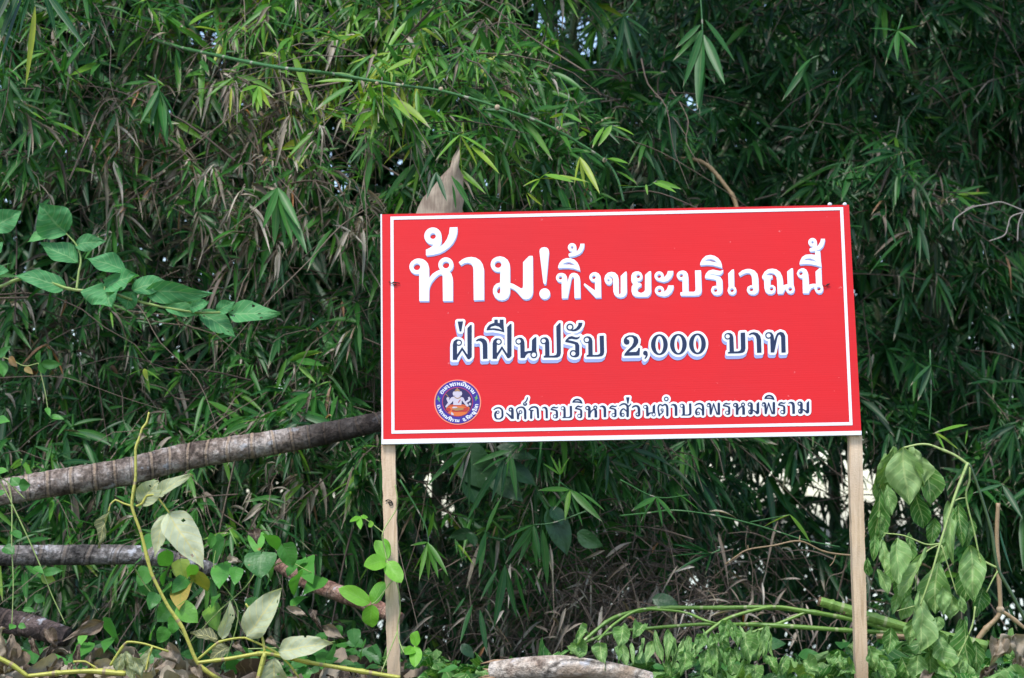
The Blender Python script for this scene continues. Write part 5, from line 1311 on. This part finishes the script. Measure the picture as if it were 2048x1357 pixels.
# dried sheath caught in the bamboo above the board
def sheath():
    root = empty('bamboo_sheath', 'large dried tan bamboo sheath caught upright above the left end of the board', 'sheath', at(880, 425, 6.0))
    m, nt, b = new_mat('dried_sheath')
    mp = node(nt, 'ShaderNodeMapping'); mp.inputs['Scale'].default_value = (160, 160, 9)
    nt.links.new(node(nt, 'ShaderNodeTexCoord').outputs['Object'], mp.inputs[0])
    n1 = noise(nt, 1, 4, .6, mp.outputs[0]); n2 = noise(nt, 14, 4)
    c = mixc(nt, .5, ramp(nt, n1, [(.3, (.13, .09, .06)), (.7, (.4, .32, .23))]), ramp(nt, n2, [(.4, (.13, .085, .06)), (.6, (.4, .33, .25))]))
    nt.links.new(c, b.inputs['Base Color']); b.inputs['Roughness'].default_value = .65; bump(nt, b, n1, .5, .002)
    rows = [(708, 800, 4), (700, 860, 12), (682, 920, 36), (668, 975, 62), (655, 1030, 120), (632, 1090, 190), (605, 1150, 235), (585, 1210, 268), (570, 1290, 290), (560, 1400, 300)]
    nv = 10; V = []; uv = []
    for i, (cx_, y, w) in enumerate(rows):
        for j in range(nv + 1):
            t = j / nv - .5
            p = at(*K2(cx_ + t * w, y), 6.0)
            V.append(p + np.array([.0035 * math.sin(i * 2.7 + j) * (j in (0, nv)), .9 * w * .3418 * 6 / FPX * t * t + .004 * math.sin(i * 1.3 + 5 * t), 0])); uv.append((i / 9, j / nv))
    i, j = np.meshgrid(np.arange(len(rows) - 1), np.arange(nv), indexing='ij'); k = (i * (nv + 1) + j).ravel()
    Q = np.stack([k, k + nv + 1, k + nv + 2, k + 1], 1)
    V = np.array(V); n = len(V)
    mb = MB(); mb.add(np.vstack([V, V + [0, .003, 0]]), np.vstack([Q, (Q + n)[:, ::-1]]), None, np.array(uv + uv))
    mb.build('sheath', m, root)
sheath()

# long cane blades, top left corner
def blade_px(lst, Y, cr, wf=1.0, tint=.3):
    B, D, L, Wd = [], [], [], []
    for bx, by, tx, ty, w in lst:
        a, b_ = at(*cr(bx, by), Y), at(*cr(tx, ty), Y - .05 + rng.uniform(-.05, .05))
        B.append(a); D.append(b_ - a); L.append(np.linalg.norm(b_ - a)); Wd.append(w * wf * Y / FPX)
    n = len(B)
    mb = MB(); blades(mb, np.array(B), np.array(D), np.array(L), np.array(Wd), np.full(n, .06), np.clip(tint + rng.normal(0, .06, n), 0, 1), roll=rng.normal(0, .35, n), nsec=8)
    return mb
K1 = crop(0, 0, .3418)
root = empty('cane_grass', 'long dark hanging cane blades in the top left corner', 'cane grass', at(60, 0, 5.6))
blade_px([(150, -60, -20, 420, 60), (190, -80, 40, 330, 56), (120, -60, -10, 250, 50), (260, -60, 500, 250, 44), (60, -60, -60, 180, 50), (250, -80, 330, 200, 40), (200, -100, 110, 200, 44)], 5.6, K1, .3418, .12).build('blades', M['bamboo'], root)
blade_px([(205, 40, 150, 490, 40)], 5.55, K1, .3418, .97).build('yellow_blade', M['bamboo'], root)

# ------------------------------------------------------------------ single sprays that stand out from the thicket
SPR = 'bamboo sprays standing out from the thicket'
def spray(label, node_px, tips, Y, tint, w=.15, stem=None, dry=0, s=1.0):
    Y = Y - (.42 if node_px[0] < 1200 and node_px[1] < 900 else .1)
    root = empty('bamboo_spray', label, 'bamboo spray', at(*node_px, Y), SPR)
    mb = MB(); B, D, L = [], [], []
    for k, t in enumerate(tips):
        tx, ty = t[0], t[1]
        nx, ny = (t[2], t[3]) if len(t) > 2 else node_px
        a, b_ = at(nx, ny, Y), at(tx, ty, Y - .03 + rng.uniform(-.06, .04))
        B.append(a); D.append(b_ - a); L.append(np.linalg.norm(b_ - a))
    n = len(B); L = np.array(L)
    blades(mb, np.array(B), np.array(D), L, L * min(w, .15) * rng.uniform(.8, 1.1, n), np.full(n, .04), np.clip(tint + rng.normal(0, .05, n), 0, 1), roll=rng.normal(0, .35, n), nsec=7)
    mb.build('foliage', M['bamboo'], root)
    if stem:
        mb = MB(); stem_px(mb, [(x, y, Y + .01) for x, y in stem], 1.8, 1.1, .5, 6); mb.build('stem', M['green_culm'], root)
    return root
spray('dark green bamboo leaf lying across the dried sheath above the board', (872, 345), [(894, 402), (852, 400)], 6.2, .2, .15)
spray('pale striped bamboo leaves drooping over the right side of the dried sheath', (903, 352), [(948, 424), (938, 400, 912, 360), (912, 420, 905, 370)], 6.15, .55, .13)
spray('dark hanging bamboo spray of six long leaves at the top, right of centre', (1405, 60), [(1345, 120), (1365, 172), (1395, 215, 1405, 75), (1470, 120, 1410, 40), (1450, 165, 1408, 70), (1400, 225, 1404, 90), (1350, 95, 1400, 50)], 6.6, .42, .16, [(1400, -20), (1405, 60), (1402, 130), (1400, 200)])
spray('grey-green fan of narrow bamboo leaves at the top, above the board', (1247, 33), [(1190, 50), (1203, 75), (1232, 115), (1250, 135), (1290, 118), (1300, 65), (1265, 110)], 7.0, .2, .13, [(1280, -10), (1247, 33)])
spray('yellowing bamboo spray of nine leaves just above the board', (1080, 358), [(1130, 358), (1148, 362, 1090, 350), (1100, 342), (1045, 372), (1060, 385), (1042, 395, 1050, 385), (1062, 418, 1052, 388), (1085, 410, 1055, 386), (1180, 362, 1095, 352)], 6.3, .9, .15, [(1040, 335), (1080, 358)])
spray('yellow-green pair of hanging leaves above the board', (1160, 315), [(1170, 375), (1200, 385), (1148, 372)], 6.3, .93, .2)
spray('bright spray of hanging bamboo leaves left of the sheath tip', (920, 270), [(990, 310), (955, 330), (1000, 345, 940, 290), (870, 320), (925, 355)], 6.35, .85, .15, [(890, 262), (920, 270)])
spray('large drooping bamboo fan with pale-edged leaves left of the board', (556, 376), [(500, 420), (525, 455), (548, 490), (570, 500), (600, 455), (615, 505, 565, 400), (585, 485)], 6.45, .5, .2, [(540, 330), (556, 376)])
spray('long hanging bamboo fan with yellow tips in the upper left', (318, 180), [(280, 245), (300, 255), (312, 290), (335, 290), (352, 235), (345, 262), (330, 270, 322, 200)], 6.45, .4, .2, [(310, 150), (318, 180), (325, 235)])
spray('bright little bamboo spray between dead stems in the upper left', (515, 172), [(480, 182), (505, 212), (524, 215), (542, 215), (548, 195), (515, 225)], 6.4, .86, .2)
spray('pair of lime bamboo leaves over the middle of the left thicket', (288, 738), [(250, 752), (300, 785), (322, 760), (296, 760)], 6.35, .86, .2)
spray('bamboo spray of hanging leaves with one upright leaf just right of the left post', (855, 1085), [(825, 1145), (838, 1160), (857, 1160), (877, 1155), (897, 1120), (897, 1150), (868, 1020, 856, 1075), (820, 1090)], 5.9, .72, .2, [(800, 960), (850, 1050), (858, 1100)])
spray('tall narrow bamboo leaves hanging under the middle of the board', (972, 1065), [(1003, 990), (958, 1155, 972, 1070), (950, 1130), (985, 1040)], 5.85, .66, .16, [(985, 1040), (972, 1070), (1010, 1080)])
spray('dense hanging bamboo fan over the dead stems under the board', (1067, 1050), [(1010, 1125), (1035, 1130), (1075, 1135), (1095, 1170, 1085, 1060), (1080, 1118), (1030, 1055), (1000, 1080)], 5.95, .5, .2, [(1180, 1020), (1110, 1045), (1067, 1050)])
spray('long dark bamboo leaves hanging lowest under the board', (1010, 1130), [(987, 1255), (1035, 1235), (1080, 1190, 1040, 1125), (1112, 1235, 1060, 1130), (975, 1310, 960, 1220), (920, 1285, 945, 1210), (905, 1230, 930, 1195), (1060, 1240, 1030, 1140), (960, 1200, 995, 1140)], 5.95, .42, .14)
spray('upright star of thin bamboo leaves under the board centre', (1120, 950), [(1100, 908), (1118, 915), (1140, 912), (1085, 925), (1130, 925)], 6.0, .7, .18, [(1118, 975), (1120, 950)])
spray('hanging fan of pale bamboo leaves under the board right of its centre', (1140, 980), [(1105, 1020), (1130, 1040), (1165, 1050), (1205, 1040), (1210, 1020, 1160, 985), (1075, 978)], 6.0, .62, .19, [(1120, 965), (1140, 980)])
spray('two-tone bamboo spray below the right half of the board', (1312, 995), [(1280, 1045), (1325, 1052), (1345, 1025), (1355, 1045), (1262, 1020), (1400, 1020, 1350, 985)], 6.05, .6, .17, [(1240, 960), (1312, 995), (1380, 990)])
spray('pale radiating bamboo fan halfway between board and cut stems', (1422, 1108), [(1350, 1140), (1345, 1085), (1360, 1075), (1425, 1065), (1340, 1110), (1410, 1150)], 6.2, .3, .12, [(1440, 1100), (1422, 1108)])
spray('fresh arching bamboo leaf pair under the right half of the board', (1580, 1030), [(1622, 1085), (1525, 1052), (1560, 1035)], 6.0, .85, .17, [(1500, 1045), (1580, 1030)])
spray('pale six-leaf bamboo fan beyond the drooping branch at the right', (2005, 970), [(1945, 985), (1975, 1022), (2025, 1145, 2000, 1060), (2045, 1035), (2000, 1005), (2045, 985)], 6.1, .3, .15)
spray('bright hanging bamboo leaves between right post and right edge at board foot', (1870, 865), [(1890, 900), (1918, 898), (1865, 865, 1935, 850), (1930, 890, 1935, 860), (1880, 880)], 6.2, .84, .18)
spray('green fan of bamboo leaves against the dark at the far upper right', (1795, 62), [(1740, 55), (1752, 92), (1770, 130), (1795, 120), (1820, 140), (1835, 95), (1840, 50)], 6.7, .42, .16, [(1805, 30), (1795, 62)])
spray('single slanting dark bamboo leaf pair at the upper right', (1622, 118), [(1563, 200), (1640, 110), (1590, 150)], 6.7, .38, .15)
spray('long pale bamboo leaves around a stem right of the board', (1862, 730), [(1910, 745), (1850, 785), (1872, 780), (1820, 770), (1835, 800)], 6.7, .3, .17, [(1860, 700), (1862, 800), (1858, 860)])

# ------------------------------------------------------------------ litter and cut greenery along the foot of the picture
def litter():
    r = np.random.default_rng(77)
    dead = MB()
    for q in range(760):
        px = r.uniform(-120, 800) if r.random() < .85 else r.uniform(1250, 2200)
        Yd = r.uniform(4.7, 6.0)
        if Yd < 5.55 and min(abs(px - 787), abs(px - 1724)) < 75: Yd += .75      # nothing leans against the front of the posts
        gx = (px - CX) / FPX * Yd
        h = .05 * r.random() + (.07 if px < 420 else .02) * r.random()
        b = np.array([gx, Yd, ground_z(gx, Yd) + .01 + h])
        a = r.uniform(0, 6.28); L = r.uniform(.05, .15) * (1 if px < 1000 else .6)
        d = np.array([math.cos(a), math.sin(a), r.uniform(-.4, .5)])
        broad_leaf(dead, b, b + d * L, L * r.uniform(.4, .7), r.random(), r.normal(0, .7), r.uniform(.2, .8), r.uniform(-.5, .6), .1, 'ovate', (r.normal(0, .5), -.5, 1), nu=9, nv=6, wilt=1.3, seed=int(r.integers(1e6)))
    o = dead.build('leaf_litter', M['dead_leaf']); tag(o, 'brown curled dead leaves covering the ground along the bottom', 'leaf litter', kind='stuff')
    green = MB()
    for q in range(520):
        px = r.uniform(1240, 2150) if r.random() < .7 else r.uniform(790, 1080)
        Yd = r.uniform(4.8, 6.0) if px > 1290 else r.uniform(5.2, 5.5)
        if Yd < 5.55 and min(abs(px - 787), abs(px - 1724)) < 75: Yd += .75      # nothing leans against the front of the posts
        gx = (px - CX) / FPX * Yd
        b = np.array([gx, Yd, ground_z(gx, Yd) + .02 + .11 * r.random()])
        a = r.uniform(0, 6.28); L = r.uniform(.07, .16)
        d = np.array([math.cos(a), math.sin(a), r.uniform(-.8, .2)])
        broad_leaf(green, b, b + d * L, L * r.uniform(.3, .6), r.choice([.02, .15, .35, .6]), r.normal(0, .8), r.uniform(.2, .6), r.uniform(-.2, .6), .08, 'limp', (r.normal(0, .5), -.7, 1), nu=12, nv=7, wilt=1.3, seed=int(r.integers(1e6)))
    o = green.build('cut_greenery', M['wilted_leaf']); tag(o, 'heap of wilting green leaves on the ground along the bottom right', 'cut greenery', kind='stuff')
    low = MB()
    for q in range(640):
        px = r.uniform(-100, 760) if r.random() < .78 else r.uniform(1350, 2150) if r.random() < .7 else r.uniform(760, 1350); Yd = r.uniform(5.6, 7.0) if not 760 < px < 1350 else r.uniform(5.0, 5.6)
        if Yd < 5.55 and min(abs(px - 787), abs(px - 1724)) < 75: Yd += .75      # nothing leans against the front of the posts
        gx = (px - CX) / FPX * Yd
        b = np.array([gx, Yd, ground_z(gx, Yd) + .02 + .12 * r.random()])
        a = r.uniform(0, 6.28); L = r.uniform(.04, .085) * (1 if Yd > 5.6 else .6)
        d = np.array([math.cos(a), -abs(math.sin(a)), r.uniform(-.5, .2)])
        broad_leaf(low, b, b + d * L, L * r.uniform(.6, .9), r.uniform(.0, .55), r.normal(0, .3), .15, .15, .04, 'heart', (r.normal(0, .4), -.8, .8), nu=8, nv=6, seed=int(r.integers(1e6)))
    o = low.build('ground_cover', M['creeper_leaf']); tag(o, 'low dark creeper leaves covering the shaded ground under the bamboo', 'ground cover', kind='stuff')
litter()
def dead_clump(name, label, Y, cr, sc_, lst, at_px, seed):
    root = empty(name, label, 'dead leaves', at(*at_px))
    mb = MB()
    for i, (bx, by, tx, ty, w, t) in enumerate(lst):
        broad_leaf(mb, at(*cr(bx, by), Y), at(*cr(tx, ty), Y - .02), w * sc_ * Y / FPX, t, 0, .45, .2, .1, 'ovate', (rng.normal(0, .4), -1, .4), wilt=1.4, seed=seed + i)
    mb.build('foliage', M['dead_leaf'], root)
dead_clump('dead_leaf_clump', 'clump of large grey-brown dead leaves at the right edge by the cut stems', 5.0, E7, .3662, [(1830, 1130, 1720, 1290, 150, .85), (1850, 1120, 1906, 1300, 150, .8), (1790, 1140, 1740, 1240, 120, .7), (1860, 1240, 1870, 1330, 90, .75), (1760, 1290, 1660, 1380, 120, .3), (1690, 1310, 1760, 1370, 100, .25), (1900, 1200, 1960, 1320, 120, .7), (1420, 1330, 1330, 1370, 80, .5)], (2020, 1340, 5.0), 500)
dead_clump('dead_leaf_clump', 'heap of curled brown dead leaves in the bottom left corner', 4.95, B5, .3809, [(10, 980, -20, 1180, 110, .75), (60, 1020, 40, 1210, 110, .6), (545, 955, 330, 1060, 90, .55), (170, 1040, 200, 1130, 110, .3), (130, 1110, 60, 1200, 110, .5), (330, 1150, 260, 1260, 120, .5), (380, 1170, 330, 1270, 80, .6), (500, 1180, 620, 1240, 110, .85), (230, 1000, 300, 1080, 90, .4), (880, 1070, 930, 1170, 100, .7), (1000, 1200, 1060, 1260, 100, .6), (300, 1060, 240, 1140, 110, .1), (420, 1070, 400, 1190, 90, .2)], (120, 1340, 4.95), 520)
dead_clump('dead_leaf_clump', 'crumpled brown leaves left of the foot of the left post', 5.35, B5, .3809, [(1500, 880, 1610, 920, 50, .75), (1690, 980, 1800, 1040, 70, .7), (1640, 890, 1690, 1000, 90, .05), (1200, 630, 1270, 640, 50, .9), (1230, 1070, 1290, 1120, 80, .5), (1410, 1040, 1470, 1100, 70, .55), (1330, 470, 1350, 540, 70, .2), (940, 600, 1080, 620, 50, .6)], (600, 1300, 5.35), 540)
